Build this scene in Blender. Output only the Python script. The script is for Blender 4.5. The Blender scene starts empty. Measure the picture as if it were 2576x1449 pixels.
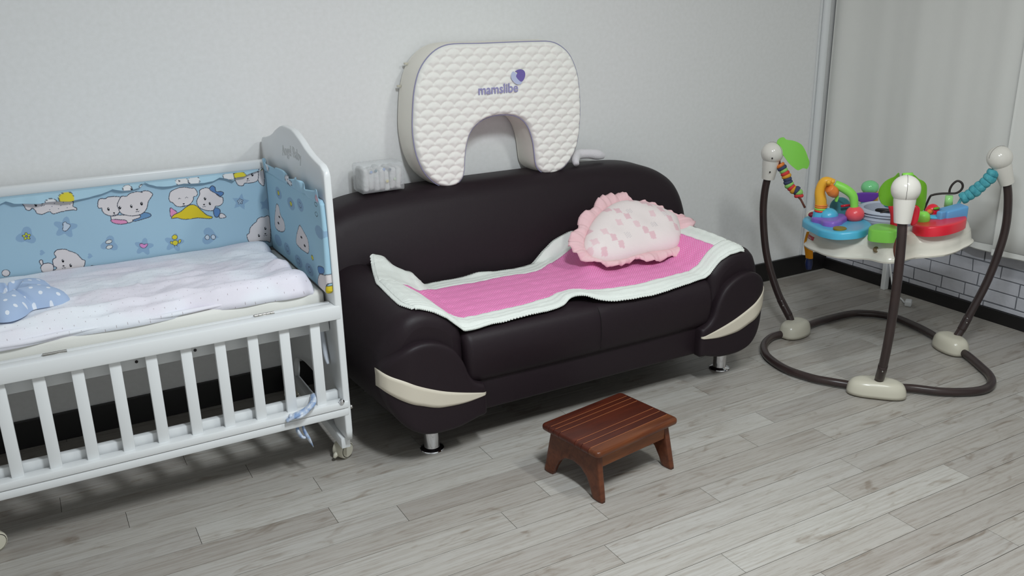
import bpy, bmesh, math, random
import numpy as np
from mathutils import Vector, Matrix, noise
from mathutils.geometry import delaunay_2d_cdt
random.seed(7)
PI = math.pi
scene = bpy.context.scene
col = scene.collection

# ------------------------------------------------------------------ camera
cam_data = bpy.data.cameras.new('camera')
cam = bpy.data.objects.new('camera', cam_data)
col.objects.link(cam)
YAW, PITCH, ROLL = 0.50247878, 0.3227598, -0.02125725
fw = Vector((math.sin(YAW)*math.cos(PITCH), math.cos(YAW)*math.cos(PITCH), -math.sin(PITCH)))
rt = Vector((math.cos(YAW), -math.sin(YAW), 0)); up = rt.cross(fw)
r2 = rt*math.cos(ROLL) + up*math.sin(ROLL); u2 = -rt*math.sin(ROLL) + up*math.cos(ROLL)
cam.matrix_world = Matrix(((r2.x, u2.x, -fw.x, 0), (r2.y, u2.y, -fw.y, 0), (r2.z, u2.z, -fw.z, 1.45), (0, 0, 0, 1)))
cam_data.sensor_width = 36.0
cam_data.lens = 36.0*2236.14/2576
cam_data.clip_start = 0.05
scene.camera = cam

# ------------------------------------------------------------------ world, lights, exposure
world = bpy.data.worlds.new('world'); scene.world = world
world.use_nodes = True
world.node_tree.nodes['Background'].inputs[0].default_value = (0.75, 0.82, 0.85, 1)
world.node_tree.nodes['Background'].inputs[1].default_value = 0.3
scene.view_settings.view_transform = 'Standard'
scene.view_settings.look = 'None'
scene.view_settings.exposure = 0.0
scene.view_settings.gamma = 1.0
scene.view_settings.use_curve_mapping = False

def area(name, loc, sx, sy, power, color=(0.93, 1.0, 0.98)):
    l = bpy.data.lights.new(name, 'AREA'); l.shape = 'RECTANGLE'; l.size = sx; l.size_y = sy
    l.energy = power; l.color = color
    o = bpy.data.objects.new(name, l); o.location = loc; col.objects.link(o)
    return o
area('ceiling_lamp_light', (0.90, 0.85, 2.36), 0.16, 0.60, 47.5, (0.885, 0.955, 1.0))
area('ceiling_lamp_light', (1.97, 0.85, 2.36), 0.16, 0.60, 17.5, (0.96, 1.0, 0.97))

# ------------------------------------------------------------------ helpers
def lin(c):
    return tuple(((v/255.0)/12.92 if v/255.0 <= 0.04045 else ((v/255.0+0.055)/1.055)**2.4) for v in c)

def mat(name, rgb, rough=0.5, spec=0.5, metal=0.0, bump=None, var=None, coat=0.0, trans=0.0, alpha=1.0, sheen=0.0):
    """rgb in 0-255 sRGB.  bump=(scale, strength, distance); var=(scale, rgb2, amount)"""
    m = bpy.data.materials.new(name); m.use_nodes = True
    nt = m.node_tree; b = nt.nodes['Principled BSDF']
    b.inputs['Base Color'].default_value = (*lin(rgb), 1)
    b.inputs['Roughness'].default_value = rough
    b.inputs['Specular IOR Level'].default_value = spec
    b.inputs['Metallic'].default_value = metal
    b.inputs['Coat Weight'].default_value = coat
    b.inputs['Transmission Weight'].default_value = trans
    b.inputs['Alpha'].default_value = alpha
    b.inputs['Sheen Weight'].default_value = sheen
    if bump or var:
        tc = nt.nodes.new('ShaderNodeTexCoord')
    if bump:
        n = nt.nodes.new('ShaderNodeTexNoise'); n.inputs['Scale'].default_value = bump[0]; n.inputs['Detail'].default_value = 3
        bp = nt.nodes.new('ShaderNodeBump'); bp.inputs['Strength'].default_value = bump[1]; bp.inputs['Distance'].default_value = bump[2]
        nt.links.new(tc.outputs['Object'], n.inputs['Vector']); nt.links.new(n.outputs['Fac'], bp.inputs['Height'])
        nt.links.new(bp.outputs['Normal'], b.inputs['Normal'])
    if var:
        n = nt.nodes.new('ShaderNodeTexNoise'); n.inputs['Scale'].default_value = var[0]; n.inputs['Detail'].default_value = 4
        r = nt.nodes.new('ShaderNodeValToRGB')
        r.color_ramp.elements[0].position = 0.5-var[2]*0.5; r.color_ramp.elements[1].position = 0.5+var[2]*0.5
        r.color_ramp.elements[0].color = (*lin(rgb), 1); r.color_ramp.elements[1].color = (*lin(var[1]), 1)
        nt.links.new(tc.outputs['Object'], n.inputs['Vector']); nt.links.new(n.outputs['Fac'], r.inputs['Fac'])
        nt.links.new(r.outputs['Color'], b.inputs['Base Color'])
    return m

def print_mat(name, rough=0.85, bump=(900, 0.25, 0.0006), sheen=0.0):
    m = mat(name, (255, 255, 255), rough, 0.25, bump=bump, sheen=sheen)
    nt = m.node_tree; a = nt.nodes.new('ShaderNodeAttribute'); a.attribute_name = 'Col'
    nt.links.new(a.outputs['Color'], nt.nodes['Principled BSDF'].inputs['Base Color'])
    return m

def dots_mat(name, base, dot, scale, radius, rough=0.9, bump=(400, 0.2, 0.001), axis='XY', tint=None):
    """cloth with small printed dots laid out on a staggered grid in object space"""
    m = mat(name, base, rough, 0.2, bump=bump)
    nt = m.node_tree; N = nt.nodes.new; L = nt.links.new
    tc = N('ShaderNodeTexCoord'); sep = N('ShaderNodeSeparateXYZ'); L(tc.outputs['Object'], sep.inputs[0])
    def math_(op, a, b=None):
        n = N('ShaderNodeMath'); n.operation = op
        for i, v in enumerate((a, b)):
            if v is None: continue
            if isinstance(v, (int, float)): n.inputs[i].default_value = v
            else: L(v, n.inputs[i])
        return n.outputs[0]
    su = math_('MULTIPLY', sep.outputs[axis[0]], scale); sv = math_('MULTIPLY', sep.outputs[axis[1]], scale)
    a = math_('ADD', su, sv); b = math_('SUBTRACT', su, sv)
    fa = math_('SUBTRACT', math_('FRACT', a), 0.5); fb = math_('SUBTRACT', math_('FRACT', b), 0.5)
    d = math_('SQRT', math_('ADD', math_('MULTIPLY', fa, fa), math_('MULTIPLY', fb, fb)))
    k = math_('LESS_THAN', d, radius)
    mx = N('ShaderNodeMix'); mx.data_type = 'RGBA'
    mx.inputs[6].default_value = (*lin(base), 1); mx.inputs[7].default_value = (*lin(dot), 1)
    L(k, mx.inputs[0]); out = mx.outputs[2]
    if tint:
        n = N('ShaderNodeTexNoise'); n.inputs['Scale'].default_value = tint[0]; L(tc.outputs['Object'], n.inputs['Vector'])
        r = N('ShaderNodeValToRGB'); r.color_ramp.elements[0].position = .42; r.color_ramp.elements[1].position = .58
        r.color_ramp.elements[0].color = (1, 1, 1, 1); r.color_ramp.elements[1].color = (*lin(tint[1]), 1)
        L(n.outputs['Fac'], r.inputs['Fac'])
        m2 = N('ShaderNodeMix'); m2.data_type = 'RGBA'; m2.blend_type = 'MULTIPLY'; m2.inputs[0].default_value = 1
        L(out, m2.inputs[6]); L(r.outputs['Color'], m2.inputs[7]); out = m2.outputs[2]
    L(out, nt.nodes['Principled BSDF'].inputs['Base Color'])
    return m

def root_loc(o):
    while o.parent: o = o.parent
    return np.array(o.location)

def mk(name, V, F, m, parent=None, smooth=True, loc=None, local=False):
    """one mesh object. V in world coordinates (or local=True); loc = own origin when top level"""
    V = np.asarray(V, dtype=float).reshape(-1, 3)
    if not local:
        if parent is not None: V = V - root_loc(parent)
        elif loc is not None: V = V - np.array(loc)
    me = bpy.data.meshes.new(name)
    me.from_pydata([tuple(v) for v in V], [], [tuple(int(i) for i in f) for f in F])
    me.validate(); me.update()
    if smooth is True:
        me.shade_smooth()
    elif smooth:
        me.shade_smooth(); me.set_sharp_from_angle(angle=math.radians(smooth))
    if m: me.materials.append(m)
    o = bpy.data.objects.new(name, me); col.objects.link(o)
    if parent is not None: o.parent = parent
    elif loc is not None: o.location = loc
    return o

def empty(name, loc, label, cat, group=None, rotz=0):
    o = bpy.data.objects.new(name, None); o.location = loc; o.rotation_euler = (0, 0, rotz); o.empty_display_size = 0.05
    col.objects.link(o); o['label'] = label; o['category'] = cat
    if group: o['group'] = group
    return o

def tag(o, label, cat, group=None):
    o['label'] = label; o['category'] = cat
    if group: o['group'] = group
    return o

def struct(o, label=None):
    o['kind'] = 'structure'
    return o

def dup(o, parent, loc):
    c = o.copy(); col.objects.link(c); c.parent = parent; c.location = loc
    return c

class G:
    """collects geometry for one mesh"""
    def __init__(s): s.V = []; s.F = []
    def add(s, V, F):
        n = len(s.V); s.V += [tuple(v) for v in V]; s.F += [tuple(i+n for i in f) for f in F]; return s
    def mk(s, name, m, parent=None, **k): return mk(name, s.V, s.F, m, parent, **k)

def box(x0, x1, y0, y1, z0, z1, r=0.0, seg=2):
    bm = bmesh.new(); bmesh.ops.create_cube(bm, size=1)
    for v in bm.verts:
        v.co = Vector(((x0+x1)/2+v.co.x*(x1-x0), (y0+y1)/2+v.co.y*(y1-y0), (z0+z1)/2+v.co.z*(z1-z0)))
    if r > 0:
        bmesh.ops.bevel(bm, geom=list(bm.edges), offset=r, segments=seg, profile=0.5, affect='EDGES')
    bm.verts.index_update()
    V = [tuple(v.co) for v in bm.verts]; F = [tuple(v.index for v in f.verts) for f in bm.faces]
    bm.free(); return V, F

def spline(P, n=8, closed=False):
    P = [np.array(p, float) for p in P]; out = []; N = len(P)
    rng = range(N) if closed else range(N-1)
    for i in rng:
        if closed: a, b, c, d = P[(i-1) % N], P[i], P[(i+1) % N], P[(i+2) % N]
        else: a, b, c, d = P[max(i-1, 0)], P[i], P[i+1], P[min(i+2, N-1)]
        for k in range(n):
            t = k/n
            out.append(0.5*((2*b)+(-a+c)*t+(2*a-5*b+4*c-d)*t*t+(-a+3*b-3*c+d)*t**3))
    if not closed: out.append(P[-1])
    return out

def tube(P, r, seg=10, closed=False, caps=True, n=0, flat=1.0):
    """tube along the points P. r number or list"""
    if n: 
        if not isinstance(r, (int, float)):
            rr = spline([(x, 0, 0) for x in r], n, closed); r = [q[0] for q in rr]
        P = spline(P, n, closed)
    P = [Vector(p) for p in P]; N = len(P)
    R = [r]*N if isinstance(r, (int, float)) else list(r)
    V = []; F = []; prev = None
    for i in range(N):
        if closed: t = P[(i+1) % N]-P[(i-1) % N]
        else: t = P[min(i+1, N-1)]-P[max(i-1, 0)]
        t.normalize()
        if prev is None:
            a = Vector((0, 0, 1)) if abs(t.z) < 0.9 else Vector((1, 0, 0))
            u = t.cross(a).normalized()
        else:
            u = (prev - t*prev.dot(t)).normalized()
        prev = u; w = t.cross(u)
        for k in range(seg):
            a = 2*PI*k/seg
            V.append(P[i]+(u*math.cos(a)+w*math.sin(a)*flat)*R[i])
    M = N if closed else N-1
    for i in range(M):
        j = (i+1) % N
        for k in range(seg):
            F.append((i*seg+k, i*seg+(k+1) % seg, j*seg+(k+1) % seg, j*seg+k))
    if caps and not closed:
        F.append(tuple(range(seg-1, -1, -1))); F.append(tuple((N-1)*seg+k for k in range(seg)))
    return [tuple(v) for v in V], F

def lathe(prof, c=(0, 0, 0), axis=(0, 0, 1), seg=24, caps=True):
    """prof = list of (radius, height) along axis from c"""
    ax = Vector(axis).normalized(); a = Vector((0, 0, 1)) if abs(ax.z) < 0.9 else Vector((1, 0, 0))
    u = ax.cross(a).normalized(); w = ax.cross(u); c = Vector(c)
    V = []; F = []
    for r, h in prof:
        for k in range(seg):
            t = 2*PI*k/seg; V.append(tuple(c+ax*h+(u*math.cos(t)+w*math.sin(t))*max(r, 1e-4)))
    for i in range(len(prof)-1):
        for k in range(seg):
            F.append((i*seg+k, i*seg+(k+1) % seg, (i+1)*seg+(k+1) % seg, (i+1)*seg+k))
    if caps:
        F.append(tuple(range(seg-1, -1, -1))); F.append(tuple((len(prof)-1)*seg+k for k in range(seg)))
    return V, F

def sphere(c, r, sx=1, sy=1, sz=1, seg=24, rings=14, rot=0):
    V = []; F = []
    for i in range(rings+1):
        ph = PI*i/rings
        for k in range(seg):
            t = 2*PI*k/seg
            x, y, z = r*sx*math.sin(ph)*math.cos(t), r*sy*math.sin(ph)*math.sin(t), r*sz*math.cos(ph)
            x, y = x*math.cos(rot)-y*math.sin(rot), x*math.sin(rot)+y*math.cos(rot)
            V.append((c[0]+x, c[1]+y, c[2]+z))
    for i in range(rings):
        for k in range(seg):
            F.append((i*seg+k, i*seg+(k+1) % seg, (i+1)*seg+(k+1) % seg, (i+1)*seg+k))
    return V, F

def resample(P, step, closed=True):
    P = [np.array(p, float) for p in P]; out = []; N = len(P)
    for i in range(N if closed else N-1):
        a, b = P[i], P[(i+1) % N]; n = max(1, int(math.ceil(np.linalg.norm(b-a)/step)))
        for k in range(n): out.append(a+(b-a)*k/n)
    if not closed: out.append(P[-1])
    return np.array(out)

def seg_dist(Q, P, closed=True):
    Q = np.asarray(Q, float); P = np.asarray(P, float)
    A = P if closed else P[:-1]; B = np.roll(P, -1, axis=0) if closed else P[1:]
    best = np.full(len(Q), 1e9)
    for a, b in zip(A, B):
        d = b-a; L = d@d+1e-18
        t = np.clip(((Q-a)@d)/L, 0, 1)
        q = Q-(a+t[:, None]*d); best = np.minimum(best, (q*q).sum(1))
    return np.sqrt(best)

def inside(Q, P):
    Q = np.asarray(Q, float); P = np.asarray(P, float); c = np.zeros(len(Q), bool)
    j = len(P)-1
    for i in range(len(P)):
        xi, yi = P[i]; xj, yj = P[j]
        m = ((yi > Q[:, 1]) != (yj > Q[:, 1])) & (Q[:, 0] < (xj-xi)*(Q[:, 1]-yi)/((yj-yi) if yj != yi else 1e-12)+xi)
        c ^= m; j = i
    return c

def area2(P):
    P = np.asarray(P); return 0.5*np.sum(P[:, 0]*np.roll(P[:, 1], -1)-np.roll(P[:, 0], -1)*P[:, 1])

def patch(outline, step, rings=()):
    """triangulate the inside of a closed outline with even points; returns pts, tris, boundary, distance"""
    O = resample(outline, step)
    if area2(O) < 0: O = O[::-1]
    T = np.roll(O, -1, axis=0)-np.roll(O, 1, axis=0); T /= (np.linalg.norm(T, axis=1)[:, None]+1e-12)
    Nn = np.stack([-T[:, 1], T[:, 0]], 1)
    extra = []; rmax = 0
    for rr in rings:
        q = O+Nn*rr; ok = inside(q, O) & (seg_dist(q, O) > 0.9*rr); extra.append(q[ok]); rmax = max(rmax, rr)
    x0, y0 = O.min(0); x1, y1 = O.max(0)
    gx = np.arange(x0, x1, step); gy = np.arange(y0, y1, step*0.866)
    X, Y = np.meshgrid(gx, gy); X = X+(np.arange(len(gy)) % 2)[:, None]*step*0.5
    Q = np.stack([X.ravel(), Y.ravel()], 1)
    Q = Q[inside(Q, O)]
    if len(Q): Q = Q[seg_dist(Q, O) > rmax+step*0.45]
    pts = [Vector(p) for p in O]
    for e in extra: pts += [Vector(p) for p in e]
    pts += [Vector(p) for p in Q]
    n = len(O)
    v, e, f, ov, oe, of = delaunay_2d_cdt(pts, [], [list(range(n))], 1, 1e-7)
    mp = {}
    for i, src in enumerate(ov):
        for s_ in src: mp.setdefault(s_, i)
    bd = [mp[i] for i in range(n)]
    V = np.array([tuple(p) for p in v])
    return V, [tuple(t) for t in f], bd, seg_dist(V, O)

def drop(d, r):
    k = np.clip(1-d/r, 0, 1); return r*(1-np.sqrt(np.clip(1-k*k, 0, 1)))

def slab(outline, step, fn, front, back, rings=(), closed_back=True):
    """solid from an outline: fn(u, v, depth)->xyz arrays; front/back give depth arrays from (pts, dist)"""
    P, T, bd, d = patch(outline, step, rings)
    fr = fn(P[:, 0], P[:, 1], front(P, d)); V = [tuple(p) for p in np.stack(fr, 1)]; F = list(T)
    n = len(V)
    bk = fn(P[:, 0], P[:, 1], back(P, d)); V += [tuple(p) for p in np.stack(bk, 1)]
    if closed_back: F += [tuple(i+n for i in reversed(t)) for t in T]
    m = len(bd)
    for i in range(m):
        a, b = bd[i], bd[(i+1) % m]; F.append((a, a+n, b+n, b))
    return V, F, P, d

def set_col(o, C, npts=None):
    me = o.data; a = me.color_attributes.new('Col', 'FLOAT_COLOR', 'POINT')
    C = np.asarray(C, float); n = len(me.vertices)
    out = np.ones((n, 4)); out[:, :3] = C[:n]
    a.data.foreach_set('color', out.ravel())

def paint(Q, base, shapes):
    Q = np.asarray(Q, float); C = np.tile(np.array(lin(base)), (len(Q), 1))
    for s in shapes:
        kind, pts, fill, line, lw = s
        if kind == 'ell':
            cx, cy, rx, ry, rot = pts; t = np.linspace(0, 2*PI, 25)[:-1]
            pts = [(cx+rx*math.cos(a)*math.cos(rot)-ry*math.sin(a)*math.sin(rot), cy+rx*math.cos(a)*math.sin(rot)+ry*math.sin(a)*math.cos(rot)) for a in t]
        elif kind == 'flower':
            cx, cy, R_, k, rot = pts; t = np.linspace(0, 2*PI, 61)[:-1]
            pts = [(cx+R_*(0.78+0.22*math.cos(k*(a-rot)))*math.cos(a), cy+R_*(0.78+0.22*math.cos(k*(a-rot)))*math.sin(a)) for a in t]
        elif kind == 'star':
            cx, cy, R_, k, rot = pts
            pts = [(cx+R_*(1 if i % 2 == 0 else .5)*math.cos(rot+PI*i/k), cy+R_*(1 if i % 2 == 0 else .5)*math.sin(rot+PI*i/k)) for i in range(2*k)]
        elif kind == 'heart':
            cx, cy, R_, k, rot = pts; t = np.linspace(0, 2*PI, 41)[:-1]; pts = []
            for a in t:
                x = 16*math.sin(a)**3/16; y = (13*math.cos(a)-5*math.cos(2*a)-2*math.cos(3*a)-math.cos(4*a))/16
                pts.append((cx+R_*(x*math.cos(rot)-y*math.sin(rot)), cy+R_*(x*math.sin(rot)+y*math.cos(rot))))
        elif kind == 'poly':
            pts = [tuple(p) for p in spline(pts, 4, True)]
        P = np.array(pts, float)
        closed = kind != 'line'
        lo = P.min(0)-(lw or 0)-1e-4; hi = P.max(0)+(lw or 0)+1e-4
        idx = np.where((Q[:, 0] > lo[0]) & (Q[:, 0] < hi[0]) & (Q[:, 1] > lo[1]) & (Q[:, 1] < hi[1]))[0]
        if not len(idx): continue
        q = Q[idx]
        if fill is not None and closed:
            C[idx[inside(q, P)]] = lin(fill)
        if line is not None:
            C[idx[seg_dist(q, P, closed) < lw]] = lin(line)
    return C

def fbm(x, y, z, o=3):
    return noise.fractal(Vector((x, y, z)), 0.6, 2.0, o)

# ------------------------------------------------------------------ measured outlines (metres, in the plane of each thing)
BP = {"halfpup": ((-0.022, 0.859), (-0.018, 0.842), (-0.014, 0.83), (-0.005, 0.827), (0.003, 0.833), (0.01, 0.824), (0.013, 0.815), (0.027, 0.81), (0.048, 0.816), (0.056, 0.808), (0.066, 0.808), (0.082, 0.811), (0.113, 0.813), (0.125, 0.81), (0.127, 0.817), (0.118, 0.824), (0.117, 0.844), (0.065, 0.859), (0.016, 0.863)), "pupA": ((0.19, 0.82), (0.195, 0.835), (0.206, 0.838), (0.215, 0.836), (0.226, 0.841), (0.25, 0.839), (0.268, 0.832), (0.276, 0.815), (0.273, 0.797), (0.256, 0.791), (0.241, 0.778), (0.225, 0.777), (0.207, 0.786), (0.2, 0.798), (0.2, 0.807), (0.191, 0.808)), "pupB": ((0.255, 0.826), (0.265, 0.838), (0.279, 0.836), (0.291, 0.844), (0.313, 0.847), (0.329, 0.843), (0.323, 0.845), (0.337, 0.847), (0.35, 0.844), (0.36, 0.833), (0.353, 0.822), (0.343, 0.809), (0.336, 0.789), (0.324, 0.775), (0.307, 0.769), (0.28, 0.77), (0.255, 0.782), (0.249, 0.8), (0.248, 0.812)), "shirtA": ((0.22, 0.763), (0.231, 0.765), (0.249, 0.761), (0.265, 0.757), (0.269, 0.747), (0.249, 0.746), (0.229, 0.752)), "shirtB": ((0.292, 0.756), (0.311, 0.761), (0.313, 0.771), (0.327, 0.775), (0.343, 0.768), (0.343, 0.759), (0.316, 0.753), (0.293, 0.75), (0.286, 0.754)), "bodyA": ((0.224, 0.78), (0.241, 0.778), (0.272, 0.774), (0.302, 0.77), (0.317, 0.764), (0.294, 0.753), (0.271, 0.747), (0.249, 0.759), (0.225, 0.762)), "pupC": ((0.411, 0.821), (0.417, 0.834), (0.436, 0.842), (0.457, 0.845), (0.481, 0.839), (0.495, 0.836), (0.502, 0.82), (0.498, 0.81), (0.488, 0.808), (0.485, 0.797), (0.471, 0.783), (0.448, 0.779), (0.429, 0.783), (0.419, 0.796), (0.411, 0.801), (0.409, 0.812)), "pupD": ((0.509, 0.815), (0.51, 0.827), (0.524, 0.833), (0.541, 0.831), (0.557, 0.815), (0.572, 0.798), (0.583, 0.793), (0.581, 0.775), (0.568, 0.766), (0.555, 0.766), (0.549, 0.754), (0.529, 0.754), (0.509, 0.763), (0.498, 0.776), (0.496, 0.792), (0.506, 0.809)), "hat": ((0.543, 0.826), (0.552, 0.838), (0.562, 0.831), (0.563, 0.817), (0.58, 0.815), (0.588, 0.808), (0.577, 0.799), (0.565, 0.808)), "yell": ((0.408, 0.743), (0.416, 0.754), (0.44, 0.763), (0.459, 0.776), (0.477, 0.782), (0.493, 0.776), (0.508, 0.757), (0.524, 0.739), (0.54, 0.731), (0.534, 0.725), (0.505, 0.731), (0.488, 0.734), (0.465, 0.733), (0.442, 0.736), (0.426, 0.743)), "pinkC": ((0.408, 0.779), (0.419, 0.772), (0.428, 0.76), (0.407, 0.749)), "blueD": ((0.554, 0.761), (0.567, 0.755), (0.568, 0.742), (0.558, 0.727), (0.549, 0.731), (0.546, 0.749)), "tailD": ((0.568, 0.739), (0.579, 0.735), (0.586, 0.724), (0.572, 0.721), (0.563, 0.725)), "pupE": ((0.63, 0.861), (0.649, 0.865), (0.676, 0.864), (0.71, 0.871), (0.712, 0.852), (0.706, 0.837), (0.684, 0.832), (0.663, 0.834), (0.656, 0.826), (0.641, 0.829), (0.634, 0.842)), "pupE2": ((0.713, 0.87), (0.732, 0.877), (0.729, 0.819), (0.714, 0.828), (0.709, 0.846)), "pupF": ((0.691, 0.7), (0.701, 0.706), (0.716, 0.706), (0.735, 0.702), (0.73, 0.617), (0.716, 0.617), (0.685, 0.622), (0.663, 0.616), (0.652, 0.629), (0.649, 0.649), (0.658, 0.655), (0.663, 0.672), (0.677, 0.686), (0.688, 0.693)), "pupG": ((0.039, 0.678), (0.049, 0.689), (0.072, 0.688), (0.084, 0.68), (0.103, 0.668), (0.116, 0.647), (0.124, 0.641), (0.119, 0.624), (0.107, 0.615), (0.095, 0.619), (0.083, 0.609), (0.025, 0.619), (0.039, 0.63), (0.031, 0.64), (0.032, 0.659), (0.043, 0.666)), "pupG2": ((-0.004, 0.644), (0.007, 0.651), (0.022, 0.649), (0.03, 0.64), (0.025, 0.619), (-0.002, 0.623), (-0.006, 0.636)), "tailG": ((-0.006, 0.662), (0.001, 0.664), (0.003, 0.655), (-0.001, 0.645), (-0.005, 0.65)), "eyes": ((0.219, 0.801), (0.254, 0.801), (0.289, 0.801), (0.322, 0.806), (0.014, 0.842), (0.06, 0.651), (0.08, 0.632)), "eyes2": ((0.321, 0.805), (0.524, 0.797), (0.538, 0.778), (0.692, 0.86), (0.716, 0.664), (0.691, 0.641)), "noses": ((0.234, 0.786), (0.305, 0.788), (0.032, 0.844), (0.059, 0.634), (0.305, 0.788), (0.453, 0.788), (0.518, 0.777), (0.675, 0.848), (0.714, 0.645)), "blob": ((-0.029, 0.747), (0.085, 0.759), (0.205, 0.685), (0.308, 0.66), (0.405, 0.659), (0.523, 0.664), (0.641, 0.77), (0.006, 0.687), (0.141, 0.654), (0.727, 0.749)), "yflower": (-0.028, 0.746), "wheart": ((0.08, 0.774), (0.088, 0.777), (0.092, 0.771), (0.1, 0.766), (0.096, 0.756), (0.084, 0.747), (0.076, 0.752), (0.079, 0.763)), "bow1": ((0.204, 0.693), (0.203, 0.675)), "pheart": ((0.296, 0.671), (0.304, 0.672), (0.309, 0.668), (0.32, 0.669), (0.318, 0.661), (0.307, 0.655), (0.297, 0.662)), "chick": ((0.409, 0.678), (0.408, 0.658)), "bow2": ((0.515, 0.661), (0.535, 0.659)), "sflower": (0.64, 0.772), "ychick": (0.142, 0.614), "ball": (-0.105, 0.638)}
RUF_BOT = ((-0.066, 0.867), (-0.046, 0.857), (0.001, 0.85), (0.028, 0.848), (0.053, 0.849), (0.076, 0.849), (0.115, 0.844), (0.165, 0.849), (0.205, 0.856), (0.238, 0.868), (0.272, 0.859), (0.293, 0.857), (0.326, 0.864), (0.342, 0.88), (0.351, 0.87), (0.372, 0.86), (0.419, 0.856), (0.464, 0.86), (0.487, 0.857), (0.527, 0.854), (0.556, 0.856), (0.575, 0.866), (0.603, 0.86), (0.623, 0.851), (0.633, 0.861), (0.66, 0.861), (0.682, 0.868), (0.726, 0.881))
SP = {"outline": ((3.136, 0.843), (2.957, 0.875), (2.7, 0.878), (2.531, 0.878), (2.477, 0.885), (2.466, 0.871), (2.458, 0.807), (2.45, 0.726), (2.446, 0.626), (2.488, 0.584), (2.533, 0.576), (2.74, 0.575), (2.964, 0.563), (3.113, 0.587), (3.138, 0.618), (3.141, 0.739)), "p1": ((2.997, 0.771), (2.961, 0.774), (2.951, 0.746), (2.916, 0.73), (2.921, 0.699), (2.976, 0.681), (3.032, 0.682), (3.037, 0.713)), "p2": ((2.737, 0.75), (2.716, 0.758), (2.679, 0.745), (2.649, 0.73), (2.646, 0.703), (2.664, 0.68), (2.718, 0.678), (2.777, 0.686), (2.77, 0.714)), "p3": ((2.576, 0.618), (2.546, 0.643), (2.479, 0.658), (2.448, 0.676), (2.454, 0.654), (2.489, 0.62), (2.487, 0.59), (2.533, 0.576), (2.562, 0.589), (2.58, 0.602)), "hat": ((2.56, 0.664), (2.5, 0.676), (2.499, 0.659), (2.557, 0.644)), "yel": ((2.489, 0.62), (2.445, 0.629), (2.444, 0.612), (2.487, 0.59), (2.5, 0.6)), "blobs": ((2.942, 0.823), (2.806, 0.812), (2.692, 0.83), (3.019, 0.641), (2.914, 0.635), (2.774, 0.627), (2.664, 0.626), (2.517, 0.781)), "eyes": ((2.972, 0.734), (2.993, 0.708), (2.717, 0.72), (2.69, 0.699)), "sticks": ((2.942, 0.823), (2.809, 0.811), (2.619, 0.677)), "rings": ((2.528, 0.864), (2.532, 0.833))}
PK_OUT = ((-0.347, 0.121), (-0.316, 0.168), (-0.293, 0.186), (-0.266, 0.193), (-0.237, 0.242), (-0.193, 0.265), (-0.151, 0.278), (-0.125, 0.306), (-0.079, 0.331), (-0.032, 0.335), (0.016, 0.329), (0.037, 0.307), (0.049, 0.282), (0.088, 0.273), (0.115, 0.266), (0.134, 0.248), (0.17, 0.218), (0.198, 0.182), (0.23, 0.172), (0.25, 0.16), (0.267, 0.132), (0.244, 0.108), (0.223, 0.087), (0.203, 0.051), (0.169, 0.002), (0.133, -0.01), (0.089, -0.021), (0.059, -0.011), (0.024, -0.019), (-0.016, -0.026), (-0.051, -0.024), (-0.084, -0.008), (-0.095, 0.004), (-0.139, -0.004), (-0.187, -0.009), (-0.204, -0.009), (-0.245, 0.003), (-0.28, 0.026), (-0.317, 0.044), (-0.335, 0.074), (-0.343, 0.098))
PK_BODY = ((-0.292, 0.072), (-0.284, 0.116), (-0.241, 0.168), (-0.187, 0.217), (-0.113, 0.262), (-0.037, 0.288), (0.022, 0.287), (0.084, 0.265), (0.129, 0.238), (0.168, 0.203), (0.196, 0.166), (0.181, 0.112), (0.152, 0.061), (0.114, 0.025), (0.054, 0.018), (-0.009, 0.022), (-0.068, 0.019), (-0.129, 0.013), (-0.192, 0.012), (-0.248, 0.022), (-0.277, 0.043))
PK_SQ = ((-0.046, 0.132), (0.118, 0.134), (-0.001, 0.074), (-0.112, 0.158), (-0.021, 0.1), (0.132, 0.096), (-0.197, 0.126), (-0.175, 0.092), (-0.156, 0.059), (0.013, 0.269), (0.074, 0.227), (-0.085, 0.216), (0.054, 0.172), (0.14, 0.047), (-0.24, 0.163), (-0.254, 0.095), (-0.115, 0.239), (0.051, 0.244), (-0.245, 0.211), (0.109, 0.189), (-0.064, 0.177), (-0.284, 0.069), (-0.236, 0.047))
PK_UP = (0.0, 0.807, 0.59)
NP = ((1.452, 1.269), (1.56, 1.266), (1.688, 1.265), (1.799, 1.263), (1.864, 1.259), (1.908, 1.242), (1.947, 1.21), (1.975, 1.163), (1.992, 1.106), (2.0, 1.025), (1.999, 0.938), (1.988, 0.861), (1.965, 0.81), (1.93, 0.769), (1.889, 0.749), (1.843, 0.747), (1.81, 0.762), (1.793, 0.789), (1.787, 0.828), (1.78, 0.881), (1.762, 0.935), (1.735, 0.97), (1.698, 0.99), (1.65, 0.998), (1.603, 0.997), (1.556, 0.985), (1.519, 0.961), (1.497, 0.931), (1.483, 0.887), (1.476, 0.842), (1.472, 0.8), (1.46, 0.769), (1.433, 0.749), (1.398, 0.746), (1.363, 0.757), (1.33, 0.784), (1.302, 0.822), (1.281, 0.876), (1.272, 0.93), (1.27, 0.983), (1.276, 1.052), (1.285, 1.112), (1.303, 1.17), (1.329, 1.211), (1.364, 1.243), (1.403, 1.262))
PANEL = ((2.456, 0.871), (2.459, 0.934), (2.47, 0.965), (2.505, 0.981), (2.552, 0.988), (2.601, 0.998), (2.647, 1.011), (2.692, 1.029), (2.747, 1.046), (2.783, 1.053), (2.83, 1.054))
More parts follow.
